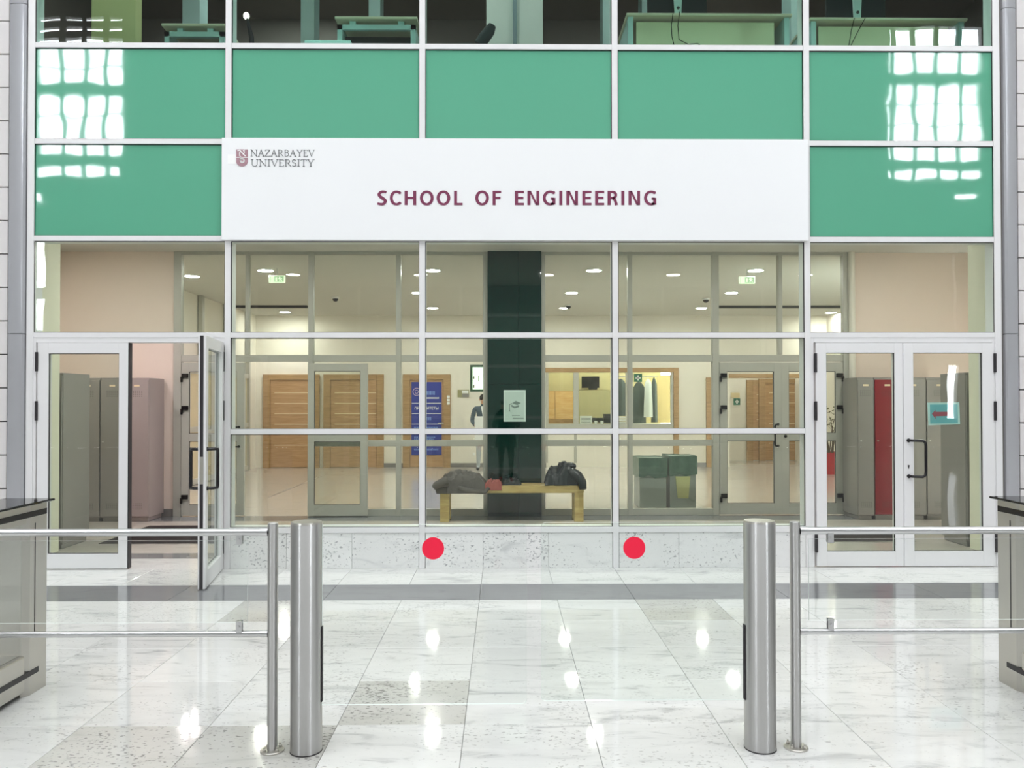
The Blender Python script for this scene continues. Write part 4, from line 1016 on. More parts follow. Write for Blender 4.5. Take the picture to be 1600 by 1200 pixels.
# waste bins
def bin_(p0, p1, ptop, Y, dep, label):
    a, b = X(p0, Y), X(p1, Y); zt = Z(ptop, Y)
    t = thing('waste_bin', ((a + b) / 2, Y, 0), label, 'bin', 'two waste bins in the hall')
    obj('bin_body', MB().box(a, b, Y, Y + dep, .02, zt - .02).box(a + .02, b - .02, Y + .02, Y + dep - .02, 0, .02), plain('grey_bin_panel', rgb(156, 162, 160), .35), t, bevel=.006)
    m = MB(); n = 28; zb = zt - .27; e = .012
    per = [(a - e + (b - a + 2 * e) * k / n, Y - e) for k in range(n)] + [(b + e, Y - e + (dep + 2 * e) * k / 8) for k in range(8)] + [(b + e - (b - a + 2 * e) * k / n, Y + dep + e) for k in range(n)] + [(a - e, Y + dep + e - (dep + 2 * e) * k / 8) for k in range(8)]
    N = len(per); vs = []
    for j, (hh, o_) in enumerate(((zt - .015, -.008), (zt, 0), (zt - .08, .012), (zt - .17, .02), (zb, .004))):
        for k, (x, y) in enumerate(per):
            wv = noise.noise(Vector((x * 9, y * 9, hh * 7 + p0))) * .02
            vs.append((x + (x - (a + b) / 2) * .01 * (j > 0), y - (o_ + wv) * (1 if y < Y + dep / 2 else -1), hh + (wv * 2 if j == 4 else wv * .4)))
    fs = [(j * N + k, j * N + (k + 1) % N, (j + 1) * N + (k + 1) % N, (j + 1) * N + k) for j in range(4) for k in range(N)]
    fs.append(list(range(N)))
    obj('bin_liner', m.add(vs, fs), plain('dark_green_bag', rgb(98, 122, 112), .3, var=.3, scale=14, bump=.006), t, smooth=True, label='dark green bag folded over the rim')
    return t, a, b, zt
bin_(999, 1040.5, 716, 11.45, .5, 'left grey waste bin with a dark bag folded over its rim')
t, a, b, zt = bin_(1046.5, 1087, 713, 11.45, .5, 'right grey waste bin with a cup picture on its front')
m = MB().prism([(X(1055, 11.44), Z(745, 11.44)), (X(1078, 11.44), Z(745, 11.44)), (X(1075, 11.44), Z(779, 11.44)), (X(1058.5, 11.44), Z(779, 11.44))], 11.43, 11.452)
obj('cup_picture', m, plain('pale_yellow_print', rgb(206, 204, 150), .6), t, label='pale yellow cup shape')

# potted plant with bare branches, far right
YT = 17.0; x = X(1297, YT)
t = thing('potted_plant', (x, YT, 0), 'bare-branched plant in a red pot seen through the right door', 'potted plant')
obj('pot', MB().lathe([(.20, 0), (.26, .40), (.27, .46), (.24, .46), (.22, .40)], x, YT, 24), plain('red_glazed_pot', rgb(160, 40, 44), .25), t, smooth=True)
obj('soil', MB().lathe([(.005, .41), (.215, .41), (.215, .38), (.005, .38)], x, YT, 20), M_dark, t)
m = MB(); random.seed(5)
for k in range(9):
    u = random.uniform(0, 6.28); h = random.uniform(.7, 1.2); pts = []; rr = .05
    for j in range(7): f = j / 6; pts.append((x + math.cos(u + f * 1.2) * (rr + .22 * f * f), YT + math.sin(u + f) * (rr + .2 * f), .40 + h * f))
    m.tube(pts, [.014 - .0016 * j for j in range(7)], 6)
    q = pts[4]; m.tube([q, (q[0] + random.uniform(-.16, .16), q[1], q[2] + .14), (q[0] + random.uniform(-.25, .25), q[1], q[2] + .22)], .004, 5)
obj('branches', m, plain('dry_bark', rgb(96, 84, 70), .9), t)
m = MB()
for k in range(50):
    c = (x + random.uniform(-.28, .28), YT + random.uniform(-.2, .2), random.uniform(.95, 1.55)); s_ = .03
    m.add([(c[0] - s_, c[1], c[2]), (c[0], c[1] + .01, c[2] + s_ * .5), (c[0] + s_, c[1], c[2] + .01), (c[0], c[1] - .01, c[2] - s_ * .4)], [(0, 1, 2, 3)])
obj('leaves', m, plain('dry_olive_leaf', rgb(110, 106, 74), .8), t, kind='stuff')

# ------------------------------------------------------------------ bench and the clothes on it
YBn = 10.27
ba, bb = X(687, YBn), X(912, YBn); BT = Z(759, YBn)
bn = thing('bench', ((ba + bb) / 2, YBn, 0), 'plain pine bench standing in front of the black column', 'bench')
obj('seat', B(ba, bb, YBn, YBn + .38, BT - .095, BT), M_bench, bn, bevel=.005)
for xx in (ba + .0, bb - .125):
    for yy in (YBn + .002, YBn + .29): obj('leg', B(xx + .004, xx + .121, yy, yy + .085, 0, BT - .096), M_bench, bn, bevel=.004)
def heap(name, cx, cy, lx, ly, h, mat, label, cat, seed, z0=BT, hang=0, nx=44, ny=26, lobes=2):
    m = MB(); top = []; 
    for j in range(ny + 1):
        for i in range(nx + 1):
            u, v = i / nx * 2 - 1, j / ny * 2 - 1
            e = max(0, 1 - abs(u) ** 2.6 - 0) ** .5 * max(0, 1 - abs(v) ** 3) ** .5
            k = .72 + .45 * noise.noise(Vector((u * 1.7 + seed, v * 1.5, seed))) + .22 * noise.noise(Vector((u * 5 + seed, v * 4, 3)))
            z = h * e * min(.92, max(.3, k)) + .012 * e * math.sin(14 * u + 6 * v + seed)
            wob = 1 + .14 * noise.noise(Vector((u * 2, v * 2, seed + 9)))
            x, y = cx + u * lx / 2 * wob, cy + v * ly / 2 * wob
            zz = z0 + .004 + max(z, .004)
            over = YBn - y
            if over > 0: 
                zz -= min(over * 2.2, hang + .01) if hang else 0
                y = YBn - .012 - over * .25
            top.append((x, y, zz))
    n = (nx + 1) * (ny + 1)
    bot = [(x, y, max(z0 + .002, z - .02) if y >= YBn else z - .014) for x, y, z in top]
    for k in range(n):
        if top[k][1] < YBn: bot[k] = (top[k][0], top[k][1] + .008, top[k][2] - .006)
    fs = []
    w = nx + 1
    for j in range(ny):
        for i in range(nx):
            a_ = j * w + i; fs.append((a_, a_ + 1, a_ + w + 1, a_ + w)); fs.append((n + a_, n + a_ + w, n + a_ + w + 1, n + a_ + 1))
    edge = [i for i in range(nx)] + [nx + w * j for j in range(ny)] + [n - 1 - i for i in range(nx)] + [w * (ny - j) for j in range(ny)]
    for k in range(len(edge)):
        a_, b_ = edge[k], edge[(k + 1) % len(edge)]; fs.append((b_, a_, n + a_, n + b_))
    m.add(top + bot, fs)
    return m
g = thing('grey_coat', (X(715, YBn), YBn + .15, BT), 'grey wool coat draped over the left end of the bench', 'coat')
obj('coat_body', heap('g', X(720, YBn), YBn + .17, .62, .44, .20, M_coatgrey, '', '', 2.3, hang=.09), M_coatgrey, g, smooth=True)
pp = [(X(700, YBn), YBn - .02, BT + .06), (X(690, YBn), YBn - .035, BT + .04), (X(682, YBn), YBn - .03, BT + .01), (X(678, YBn), YBn - .02, BT - .015)]
obj('sleeve', MB().tube(pp, [.06, .058, .048, .035], 12), M_coatgrey, g, smooth=True)
obj('coat_hem', MB().tube([(X(716, YBn), YBn - .035, BT - .02), (X(735, YBn), YBn - .04, BT - .06), (X(758, YBn), YBn - .035, BT - .075), (X(764, YBn), YBn - .03, BT - .02)], [.03, .035, .03, .02], 10), M_coatgrey, g, smooth=True)
s_ = heap('p', X(771, YBn), YBn + .06, .22, .20, .085, M_pink, '', '', 5.1, hang=.05, nx=26, ny=16)
obj('pink_scarf', s_, M_pink, smooth=True, label='dusty pink knitted scarf bundled beside the grey coat', cat='scarf')
s_ = heap('d', X(800, YBn), YBn + .17, .24, .26, .085, M_coatblack, '', '', 8.7, nx=26, ny=16)
obj('dark_bundle', s_, M_coatblack, smooth=True, label='small flat dark garment in the middle of the bench', cat='garment')
g = thing('black_jacket', (X(880, YBn), YBn + .15, BT), 'black padded jacket heaped on the right end of the bench', 'jacket')
obj('jacket_body', heap('j', X(879, YBn), YBn + .18, .43, .36, .31, M_coatblack, '', '', 4.4), M_coatblack, g, smooth=True)
obj('hood', MB().ball((X(892, YBn), YBn + .17, BT + .235), .085, .09, .05, 16), M_coatblack, g, smooth=True)
obj('sleeve', MB().tube([(X(893, YBn), YBn + .08, BT + .16), (X(903, YBn), YBn + .02, BT + .12), (X(909, YBn), YBn - .04, BT + .04), (X(910, YBn), YBn - .06, BT - .04)], [.07, .068, .058, .045], 14), M_coatblack, g, smooth=True)

# ------------------------------------------------------------------ office upstairs
FZ = 4.60
obj('floor_upstairs', B(-7, 8.2, YF + .16, 16, FZ - .15, FZ), M_office, kind='structure')
obj('wall_office_back', B(-7, 8.2, 13.2, 13.35, FZ, 7.8), M_office, kind='structure')
obj('ceiling_office', B(-7, 8.2, YF + .16, 13.4, 7.8, 7.9), M_office, kind='structure')
obj('wall_office_left', B(X(95, 8.0), X(212, 8.6), 8.55, 8.7, FZ, 7.8), M_office_yel, kind='structure')
obj('wall_office_end', B(-6.6, -6.4, YF + .16, 13.3, FZ, 7.8), M_office, kind='structure')
obj('wall_office_right', B(7.4, 7.6, YF + .16, 13.3, FZ, 7.8), M_office, kind='structure')
for k, (p0, p1, Y, mt, lab) in enumerate(((760, 848, 9.2, M_office_light, 'broad pale pillar in the upstairs office behind the office chair'), (285, 312, 11, M_deskframe, 'pale blue post upstairs left of the first mullion'), (470, 491, 10.5, M_deskframe, 'pale blue post upstairs in the second pane'), (576, 594, 10.5, M_deskframe, 'pale blue post upstairs above the framed desk'),
     (942, 954, 10, M_deskframe, 'slim pale post upstairs left of the third mullion'), (1003, 1016, 11, M_deskframe, 'slim pale post upstairs above the left long desk'), (1236, 1252, 9, M_deskframe, 'slim pale post upstairs left of the fourth mullion'), (1338, 1350, 11, M_deskframe, 'slim pale post upstairs behind the right computer'))):
    obj('office_pillar', B(X(p0, Y, 30), X(p1, Y, 30), Y, Y + .3, FZ, 7.8), mt, label=lab, cat='pillar', group='pillars of the upstairs office')
obj('trim_6', B(X(802, 9.2), X(808, 9.2), 9.17, 9.2, FZ, 7.8), plain('grey_seam', rgb(130, 150, 156), .6), kind='structure')
def desk(p0, p1, ytop, Y, label, panel, frame=False, dep=.7):
    a, b = X(p0, Y, 30), X(p1, Y, 30); zt = P((p0 + p1) / 2, ytop, Y).z
    t = thing('office_desk', ((a + b) / 2, Y, FZ), label, 'desk', 'desks of the upstairs office')
    obj('desk_top', B(a, b, Y, Y + dep, zt - .025, zt), M_desk, t, bevel=.003, segs=1)
    for xx in (a + .02, b - .07): obj('desk_leg', B(xx, xx + .05, Y + .03, Y + dep - .05, FZ, zt - (.07 if frame else .026)), M_deskframe, t)
    if frame:
        obj('desk_rail', B(a + .02, b - .02, Y + .03, Y + .07, zt - .12, zt - .07), M_deskframe, t)
        for xx in (a + .14, b - .2): obj('spacer', B(xx, xx + .06, Y + .05, Y + .09, zt - .07, zt - .026), M_deskframe, t)
        obj('modesty_panel', B(a + .07, b - .07, Y + .2, Y + .22, FZ + .05, zt - .12), M_dark, t)
    else:
        obj('modesty_panel', B(a + .11, b - .16, Y + .07, Y + .09, FZ + .03, zt - .06), plain('cream_panel', rgb(226, 222, 184), .5), t)
    return t, zt
desk(252, 352, 36.5, 8.2, 'white framed desk upstairs at the left, partly behind the mullion', True, True)
desk(523, 652, 25.5, 8.1, 'white framed desk upstairs in the second pane', True, True)
t_, z1_ = desk(979, 1238, 20.5, 8.0, 'long desk upstairs with a cream front panel, left of the fourth mullion', True)
t_, z2_ = desk(1266, 1512, 27.5, 8.0, 'long desk upstairs with a cream front panel, right of the fourth mullion', True)
def monitor(p, zt, Y, label):
    x = X(p, Y, 10)
    t = thing('computer_monitor', (x, Y, zt), label, 'computer', 'all-in-one computers upstairs')
    obj('stand', MB().prism([(x - .03, zt + .002), (x + .03, zt + .002), (x + .045, zt + .3), (x - .045, zt + .3)], Y + .10, Y + .13), M_deskframe, t)
    obj('cable_hole', MB().disc(x, zt + .10, .016, Y + .095, Y + .101, 14), M_dark, t)
    obj('screen_back', B(x - .30, x + .30, Y + .14, Y + .18, zt + .07, zt + .5), M_textile, t)
monitor(1063, z1_, 8.0, 'back of a computer on the left long desk upstairs'); monitor(1347, z2_, 8.0, 'back of a computer on the right long desk upstairs')
for k, (pts, lab) in enumerate((([(1062, 18), (1059, 40), (1061, 62), (1075, 69), (1090, 68), (1096, 72)], 'black cable hanging from the left long desk upstairs'), ([(1052, 18), (1049, 40), (1050, 58), (1054, 74)], 'second black cable left of the first one upstairs'),
        ([(1335, 28), (1330, 48), (1326, 74)], 'black cable hanging straight from the right long desk upstairs'), ([(1352, 28), (1340, 50), (1328, 74)], 'slanting black cable under the right long desk upstairs'))):
    obj('cable', MB().tube([P(a, b, 7.97) for a, b in pts], .004, 6), M_black, label=lab, cat='cable', group='cables under the long desks')
obj('drawer_unit', B(X(476, 7.75, 30), X(548, 7.75, 30), 7.75, 8.0, FZ, P(510, 62.8, 7.75).z), M_deskframe, label='low pale drawer unit upstairs just behind the transom of the second pane', cat='drawer unit', bevel=.004, segs=1)
# office chair
YO = 7.95; x = X(757, YO, 40)
t = thing('office_chair', (x, YO, FZ), 'black mesh office chair upstairs, its back leaning right', 'chair')
zc = P(740, 66, YO).z
obj('seat', MB().ball((x - .18, YO + .25, zc - .02), .27, .25, .06, 20), M_textile, t, smooth=True)
obj('backrest', MB().tube([P(748, 70, YO), P(756, 60, YO), P(765, 48, YO), P(769, 40, YO)], [.05, .06, .055, .04], 14), M_textile, t, smooth=True)
obj('pedestal', MB().tube([(x - .18, YO + .25, FZ + .1), (x - .18, YO + .25, zc - .05)], .03, 12), M_black, t, smooth=True)
m = MB()
for k in range(5): u = 2 * math.pi * k / 5; m.tube([(x - .18, YO + .25, FZ + .09), (x - .18 + .27 * math.cos(u), YO + .25 + .27 * math.sin(u), FZ + .05)], [.025, .015], 8)
obj('star_base', m, M_black, t)
for k in range(5): u = 2 * math.pi * k / 5; obj('caster', MB().ball((x - .18 + .27 * math.cos(u), YO + .25 + .27 * math.sin(u), FZ + .027), .026, .026, .026, 10), M_black, t, smooth=True)
for k, (x_, y_, w_) in enumerate(((-4.5, 8.25, 'far left'), (-1.2, 8.0, 'left of the pillar'), (2.2, 8.0, 'right of the pillar'), (5.2, 8.25, 'far right'), (-3.0, 12, 'back left'), (3.5, 12, 'back right'))):  # downlights added above the view to brighten the upstairs office
    downlight(x_, y_, 7.8, 'unseen fill light added in the upstairs office ceiling, ' + w_, 'fill lights added in the upstairs office', r=.12)
# two small office lamps seen upstairs
p = P(385, 25, 9.5)
t = thing('desk_lamp', (p.x, 9.5, FZ), 'small bright lamp upstairs just right of the first mullion', 'lamp')
obj('lamp_stem', MB().tube([(p.x + .1, 9.5, FZ), (p.x + .06, 9.5, p.z - .25), (p.x, 9.5, p.z)], [.05, .03, .015], 8), M_textile, t, smooth=True)
obj('lamp_bulb', MB().ball((p.x, 9.5, p.z), .035, .035, .04, 12), glow('warm_bulb', (1, .9, .75, 1), 14), t, smooth=True)

# ------------------------------------------------------------------ gate: bollards with glass wings
YG = 3.56
def bollard(p, side, wing0, wing1, wz0, wz1, label):
    x = X(p, YG); r = .0685; H = Z(814, YG)
    t = thing('gate_bollard', (x, YG, 0), label, 'bollard', 'steel gate bollards')
    obj('post', MB().lathe([(r, .004), (r, H - .012), (r - .002, H - .008)], x, YG, 48), M_steel, t, smooth=True)
    obj('cap', MB().lathe([(r, H - .008), (r - .003, H), (.002, H + .0005)], x, YG, 48), M_steel_flat, t, smooth=True)
    obj('foot_ring', MB().lathe([(r + .001, 0), (r + .001, .005)], x, YG, 48), M_gasket, t, smooth=True)
    z0, z1 = Z(1094, YG), Z(977, YG)
    sx = x + side * (r - .004)
    obj('wing_slot', B(min(sx, sx + side * .007), max(sx, sx + side * .007), YG - .012, YG + .012, z0, z1), M_gasket, t)
    # glass wing with rounded free corners
    a, b = (wing0, wing1); rc = .022
    pts = []
    if side > 0:
        pts = [(a, wz0), (b - rc, wz0)] + [(b - rc + rc * math.sin(R(k)), wz0 + rc - rc * math.cos(R(k))) for k in range(15, 91, 15)] + [(b, wz1 - rc)] + [(b - rc + rc * math.cos(R(k)), wz1 - rc + rc * math.sin(R(k))) for k in range(15, 91, 15)] + [(a, wz1)]
    else:
        pts = [(b, wz0), (b, wz1), (a + rc, wz1)] + [(a + rc - rc * math.sin(R(k)), wz1 - rc + rc * math.cos(R(k))) for k in range(15, 91, 15)] + [(a, wz0 + rc)] + [(a + rc - rc * math.cos(R(k)), wz0 + rc - rc * math.sin(R(k))) for k in range(15, 91, 15)]
    m = MB(); n = len(pts)
    v = [(q[0], YG - .006, q[1]) for q in pts] + [(q[0], YG + .006, q[1]) for q in pts]
    m.add(v, [list(range(n)), list(range(2 * n - 1, n - 1, -1))], 0); m.add(v, [(i, i + n, (i + 1) % n + n, (i + 1) % n) for i in range(n)], 1)
    return t, m
xg0, xg1 = X(504, YG), X(822.5, YG)
t, m = bollard(479.5, 1, xg0, xg1, Z(1099.5, YG), Z(819, YG), 'brushed steel gate bollard left of the passage, carrying a glass wing')
w = obj('glass_wing', m, [M_glass_clear, M_edge], t)
obj('warning_dot', MB().disc(X(677, YG), Z(856, YG), .0485, YG - .0085, YG - .0062, 48), M_red, w, label='red round sticker')
xg0, xg1 = X(845, YG), X(1162, YG)
t, m = bollard(1185.5, -1, xg0, xg1, Z(1095, YG), Z(816.5, YG), 'brushed steel gate bollard right of the passage, carrying a glass wing')
w = obj('glass_wing', m, [M_glass_clear, M_edge], t)
obj('warning_dot', MB().disc(X(990, YG), Z(856, YG), .0485, YG - .0085, YG - .0062, 48), M_red, w, label='red round sticker')

# ------------------------------------------------------------------ railings beside the gate
def railing(p, sgn, pclamp, pglass, label):
    x = X(p, YG); H = Z(816, YG); r = .0225
    t = thing('railing', (x, YG, 0), label, 'railing', 'steel and glass railings')
    obj('post', MB().lathe([(r, .006), (r, H - .002), (r - .002, H), (.001, H)], x, YG, 32), M_steel, t, smooth=True)
    fl = obj('base_flange', MB().lathe([(.052, 0), (.052, .006), (.050, .008), (.001, .008)], x, YG, 32), M_steel_flat, t, smooth=True)
    for k in range(4):
        u = math.pi / 4 + math.pi / 2 * k; bx_, by_ = x + .038 * math.cos(u), YG + .038 * math.sin(u)
        obj('bolt', MB().lathe([(.008, .008), (.008, .016), (.004, .018), (.004, .026), (.001, .027)], bx_, by_, 8), M_steel_flat, fl, smooth=True)
    far = X(70.5, 4.37) + .022 if sgn < 0 else X(1561.5, 4.37) - .022
    for zc, rr in ((Z(830.5, YG), .0165), (Z(988.5, YG), .0135)):
        obj('rail', MB().tube([(x + sgn * r * .9, YG, zc), (far, YG, zc)], rr, 20), M_steel_rail, t, smooth=True)
        obj('collar', MB().tube([(x + sgn * r * .9, YG, zc), (x + sgn * .052, YG, zc)], rr * 1.14, 20), M_steel_rail, t, smooth=True)
    g0, g1 = sorted((X(pglass, YG), far)); zb, zt = Z(971, YG), Z(843, YG)
    m = MB(); v = [(g0, zb), (g1, zb), (g1, zt), (g0, zt)]
    vv = [(a, YG - .004, b) for a, b in v] + [(a, YG + .004, b) for a, b in v]
    m.add(vv, [(0, 1, 2, 3), (7, 6, 5, 4)], 0); m.add(vv, [(i, i + 4, (i + 1) % 4 + 4, (i + 1) % 4) for i in range(4)], 1)
    obj('glass_infill', m, [M_glass_clear, M_edge], t)
    for pc, zc in ((pclamp, (Z(849, YG), Z(833, YG))), (pclamp, (Z(985, YG), Z(968, YG)))):
        xc = X(pc, YG)
        obj('glass_clamp', MB().box(xc - .012, xc + .012, YG - .014, YG - .0045, zc[0], zc[1]).box(xc - .012, xc + .012, YG + .0045, YG + .014, zc[0], zc[1]).tube([(xc, YG - .018, sum(zc) / 2), (xc, YG - .012, sum(zc) / 2)], .006, 10), M_steel_rail, t, smooth=True)
railing(427, -1, 375.5, 388, 'steel railing with two rails and a glass infill, left of the left bollard')
railing(1241, 1, 1295.5, 1262, 'steel railing with two rails and a glass infill, right of the right bollard')

# ------------------------------------------------------------------ turnstile cabinets at both edges
def turnstile(sgn, pin, pout, label):
    YE = 4.44; xi = X(pin, YE - .07); xo = xi + sgn * .26; H = Z(777, YE)     # xi inner face towards the middle
    t = thing('turnstile_cabinet', ((xi + xo) / 2, 3.7, 0), label, 'turnstile', 'turnstile cabinets')
    y0, y1 = 2.9, YE
    lo, hi = min(xi, xo), max(xi, xo)
    obj('top_slab', B(min(xi - sgn * .012, xo), max(xi - sgn * .012, xo), y0, y1 + .012, H - .012, H), M_slab, t, bevel=.003, segs=1)
    obj('upper_beam', B(lo, hi, y0, y1 - .2355, H - .105, H - .012), M_steel_flat, t)
    obj('scanner_strip', B(min(xi - sgn * .003, xi), max(xi - sgn * .003, xi + sgn * .02), y0, y1 - .05, H - .075, H - .045), M_black, t)
    c = .045
    pts = [(xi + sgn * c, y1), (xi, y1 - c), (xi, y1 - .20), (xi + sgn * c * .6, y1 - .235), (xo, y1 - .235), (xo, y1)]
    if sgn < 0: pts = pts[::-1]
    obj('end_post', MB().zprism(pts, 0, H - .0125), M_steel_flat, t)
    obj('post_joint', B(min(xi - sgn * .0015, xi + sgn * .01), max(xi - sgn * .0015, xi + sgn * .01), y1 - .158, y1 - .152, .3, H - .11), M_gasket, t)
    obj('lower_beam', B(lo, hi, y0, y1 - .236, .03, .22), M_steel_flat, t, bevel=.01)
    obj('lower_strip', B(min(xi - sgn * .003, xi), max(xi - sgn * .003, xi + sgn * .02), y0, y1 - .12, .10, .128), M_black, t)
    obj('side_glass', B(min(xi + sgn * .02, xi + sgn * .028), max(xi + sgn * .02, xi + sgn * .028), y0, y1 - .236, .22, H - .105), M_glass_clear, t)
turnstile(-1, 70.5, 0, 'steel turnstile cabinet with black glass top at the left edge')
turnstile(1, 1561.5, 0, 'steel turnstile cabinet with black glass top at the right edge')

# ------------------------------------------------------------------ people
def figure(name, base, rot, joints, label, hair_style, mats, zone):
    """one skinned surface; joints: dict name -> (x,y,z,r); edges listed; zone(co)->material index"""
    J, E = joints
    names_ = list(J); idx = {n_: i for i, n_ in enumerate(names_)}
    me = bpy.data.meshes.new(name); me.from_pydata([J[n_][:3] for n_ in names_], [(idx[a], idx[b]) for a, b in E], [])
    ob = bpy.data.objects.new(name, me); C.objects.link(ob)
    sk = ob.modifiers.new('skin', 'SKIN'); sk.use_smooth_shade = True
    for i, n_ in enumerate(names_):
        r = J[n_][3]; sv = me.skin_vertices[0].data[i]; sv.radius = r if isinstance(r, tuple) else (r, r)
        sv.use_root = (n_ == 'pelvis')
    ss = ob.modifiers.new('sub', 'SUBSURF'); ss.levels = 2; ss.render_levels = 2
    dg = bpy.context.evaluated_depsgraph_get(); m2 = bpy.data.meshes.new_from_object(ob.evaluated_get(dg))
    bpy.data.objects.remove(ob)
    mb = MB(); mb.add([v.co[:] for v in m2.vertices], [list(p.vertices) for p in m2.polygons])
    bpy.data.meshes.remove(m2)
    for i, f in enumerate(mb.f):
        c = Vector((0, 0, 0))
        for k in f: c += Vector(mb.v[k])
        mb.m[i] = zone(c / len(f))
    hx_, hy_, hz_ = J['head'][:3]
    mb.ball((hx_, hy_ + .092, hz_ - .01), .014, .022, .022, 10, 0)                        # nose
    for s_ in (-1, 1): mb.ball((hx_ + s_ * .078, hy_, hz_ - .005), .012, .022, .032, 10, 0)   # ears
    t = thing(name, base, label, 'person', rotz=rot)
    obj('body', mb, mats, t, local=True, smooth=True)
    for s_ in (-1, 1): obj('eye', MB().ball((hx_ + s_ * .032, hy_ + .082, hz_ + .018), .012, .008, .009, 10), M_black, t, local=True, smooth=True)
    obj('mouth', MB().ball((hx_, hy_ + .086, hz_ - .05), .024, .008, .006, 10), plain('lips', rgb(170, 96, 88), .5), t, local=True, smooth=True)
    hm_ = MB().ball((hx_, hy_ - .012, hz_ + .035), .084, .098, .085, 18)
    if hair_style == 'long': hm_.ball((hx_, hy_ - .07, hz_ - .06), .075, .045, .13, 16)
    obj('hair', hm_, mats[3], t, local=True, smooth=True)
    return t
def hand(J, E, s, wr, pc, dirf, dirt, up):
    """palm and five fingers; dirf finger direction, dirt thumb side"""
    pc, dirf, dirt, up = map(Vector, (pc, dirf, dirt, up))
    J['palm' + s] = (*pc, .026); E.append((wr, 'palm' + s))
    for k, (o_, L) in enumerate(((.030, .065), (.010, .075), (-.010, .07), (-.030, .055))):
        b0 = pc + dirt * o_ + dirf * .035; b1 = b0 + dirf * L * .55; b2 = b1 + (dirf * .6 + up * .8).normalized() * L * .5
        J['f%s%d0' % (s, k)] = (*b0, .010); J['f%s%d1' % (s, k)] = (*b1, .009); J['f%s%d2' % (s, k)] = (*b2, .0075)
        E += [('palm' + s, 'f%s%d0' % (s, k)), ('f%s%d0' % (s, k), 'f%s%d1' % (s, k)), ('f%s%d1' % (s, k), 'f%s%d2' % (s, k))]
    t0 = pc + dirt * .035 - dirf * .01; t1 = t0 + (dirt * .8 + dirf * .7).normalized() * .045
    J['t%s0' % s] = (*t0, .011); J['t%s1' % s] = (*t1, .009); E += [('palm' + s, 't%s0' % s), ('t%s0' % s, 't%s1' % s)]
skin_m = plain('skin', rgb(214, 168, 140), .55)
# photographer, behind the camera, seen only as a reflection in the glass
J = {'pelvis': (0, 0, .84, (.135, .10)), 'waist': (0, 0, 1.0, (.12, .09)), 'chest': (0, 0, 1.20, (.15, .105)), 'neckb': (0, 0, 1.33, .055), 'neck': (0, .01, 1.38, .045), 'head': (0, .02, 1.48, (.072, .085)), 'crown': (0, .01, 1.55, .06)}
E = [('pelvis', 'waist'), ('waist', 'chest'), ('chest', 'neckb'), ('neckb', 'neck'), ('neck', 'head'), ('head', 'crown')]
for s, g_ in (('L', -1), ('R', 1)):
    J.update({'sh' + s: (g_ * .165, 0, 1.29, .06), 'el' + s: (g_ * .22, .08, 1.06, .048), 'wr' + s: (g_ * .085, .22, 1.40, .03),
              'hip' + s: (g_ * .085, 0, .78, .085), 'kn' + s: (g_ * .095, .01, .44, .052), 'an' + s: (g_ * .10, 0, .09, .036), 'to' + s: (g_ * .115, .14, .04, .036)})
    E += [('chest', 'sh' + s), ('sh' + s, 'el' + s), ('el' + s, 'wr' + s), ('pelvis', 'hip' + s), ('hip' + s, 'kn' + s), ('kn' + s, 'an' + s), ('an' + s, 'to' + s)]
    hand(J, E, s, 'wr' + s, (g_ * .070, .235, 1.455), (0, 0.05, 1), (-g_, 0, 0), (-g_ * .5, -.2, 0))
black_cloth = plain('black_clothing', rgb(18, 17, 20), .85); shoe = plain('pink_trainers', rgb(196, 70, 84), .6)
def zone1(c):
    if c.z < .085 or (c.z < .1 and c.y > .04): return 2
    if c.z > 1.385 and abs(c.x) < .2: return 0
    return 1
ph = figure('person', (0.06, -0.30, 0), 0, (J, E), 'person in a black knee-length coat and pink shoes taking the picture, seen as a reflection', 'long', [skin_m, black_cloth, shoe, plain('dark_hair', rgb(40, 30, 28), .7)], zone1)
m = MB().lathe([(.20, .66), (.185, .80), (.165, .95), (.16, 1.1), (.175, 1.24), (.13, 1.32), (.06, 1.34)], 0, 0, 28)
m.v = [(x_, y_ * .72, z_) for x_, y_, z_ in m.v]
obj('coat', m, black_cloth, ph, local=True, smooth=True)
tph = thing('mobile_phone', (0, -.045, EYE - .05), 'dark mobile phone held up by the photographer', 'phone')
obj('phone_body', B(-.04, .075, -.05, -.042, EYE - .045, EYE + .02), M_black, tph, bevel=.003)

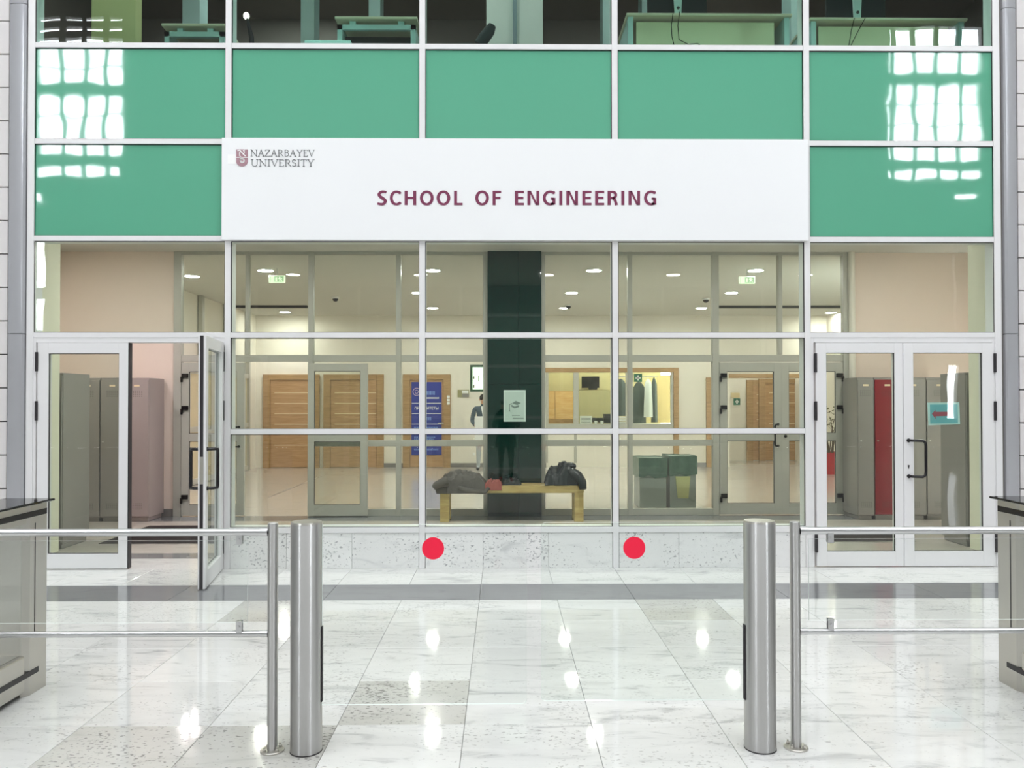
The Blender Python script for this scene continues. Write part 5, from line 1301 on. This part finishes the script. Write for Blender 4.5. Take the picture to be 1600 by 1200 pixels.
# man standing at the far wall, half hidden by the column
J = {'pelvis': (0, 0, .92, (.14, .10)), 'waist': (0, 0, 1.08, (.135, .10)), 'chest': (0, 0, 1.28, (.17, .115)), 'neckb': (0, 0, 1.42, .058), 'neck': (0, .01, 1.47, .05), 'head': (0, .02, 1.58, (.074, .088)), 'crown': (0, .01, 1.655, .06)}
E = [('pelvis', 'waist'), ('waist', 'chest'), ('chest', 'neckb'), ('neckb', 'neck'), ('neck', 'head'), ('head', 'crown')]
for s, g_ in (('L', -1), ('R', 1)):
    J.update({'sh' + s: (g_ * .185, 0, 1.39, .066), 'el' + s: (g_ * .25, -.02, 1.10, .05), 'wr' + s: (g_ * .16, .16, .98, .032),
              'hip' + s: (g_ * .09, 0, .86, .092), 'kn' + s: (g_ * .10, .01, .49, .062), 'an' + s: (g_ * .11, 0, .09, .042), 'to' + s: (g_ * .12, .15, .04, .038)})
    E += [('chest', 'sh' + s), ('sh' + s, 'el' + s), ('el' + s, 'wr' + s), ('pelvis', 'hip' + s), ('hip' + s, 'kn' + s), ('kn' + s, 'an' + s), ('an' + s, 'to' + s)]
    hand(J, E, s, 'wr' + s, (g_ * .13, .19, .98), (-g_ * .7, .5, 0), (0, 0, 1), (-g_ * .3, -.5, 0))
def zone2(c):
    if c.z < .085: return 4
    if c.z > 1.47: return 0
    if c.y > .03 and c.z > .90 and c.z < 1.05 and abs(c.x) < .19 and c.y > .145: return 0
    if c.z > .86: return 1
    return 2
ms = figure('person', (X(755, 17.9), 17.9, 0), math.pi, (J, E), 'person in grey suit jacket and pale trousers holding a white sheet beside the black column', 'short',
            [skin_m, plain('slate_jacket', rgb(84, 98, 110), .8), plain('pale_grey_trousers', rgb(176, 180, 184), .8), plain('dark_hair', rgb(40, 32, 28), .7), plain('black_shoes', rgb(30, 30, 32), .4)], zone2)
obj('shirt_front', MB().prism([(-.05, 1.43), (.05, 1.43), (0, 1.18)], .105, .125), M_white, ms, local=True)
xs_ = X(748, 17.6)
obj('paper_sheet', B(xs_ - .09, xs_ + .13, 17.64, 17.65, Z(690, 17.64), Z(650.5, 17.64)), M_white, label='white sheet held in front of the jacket by the person at the column', cat='sheet')
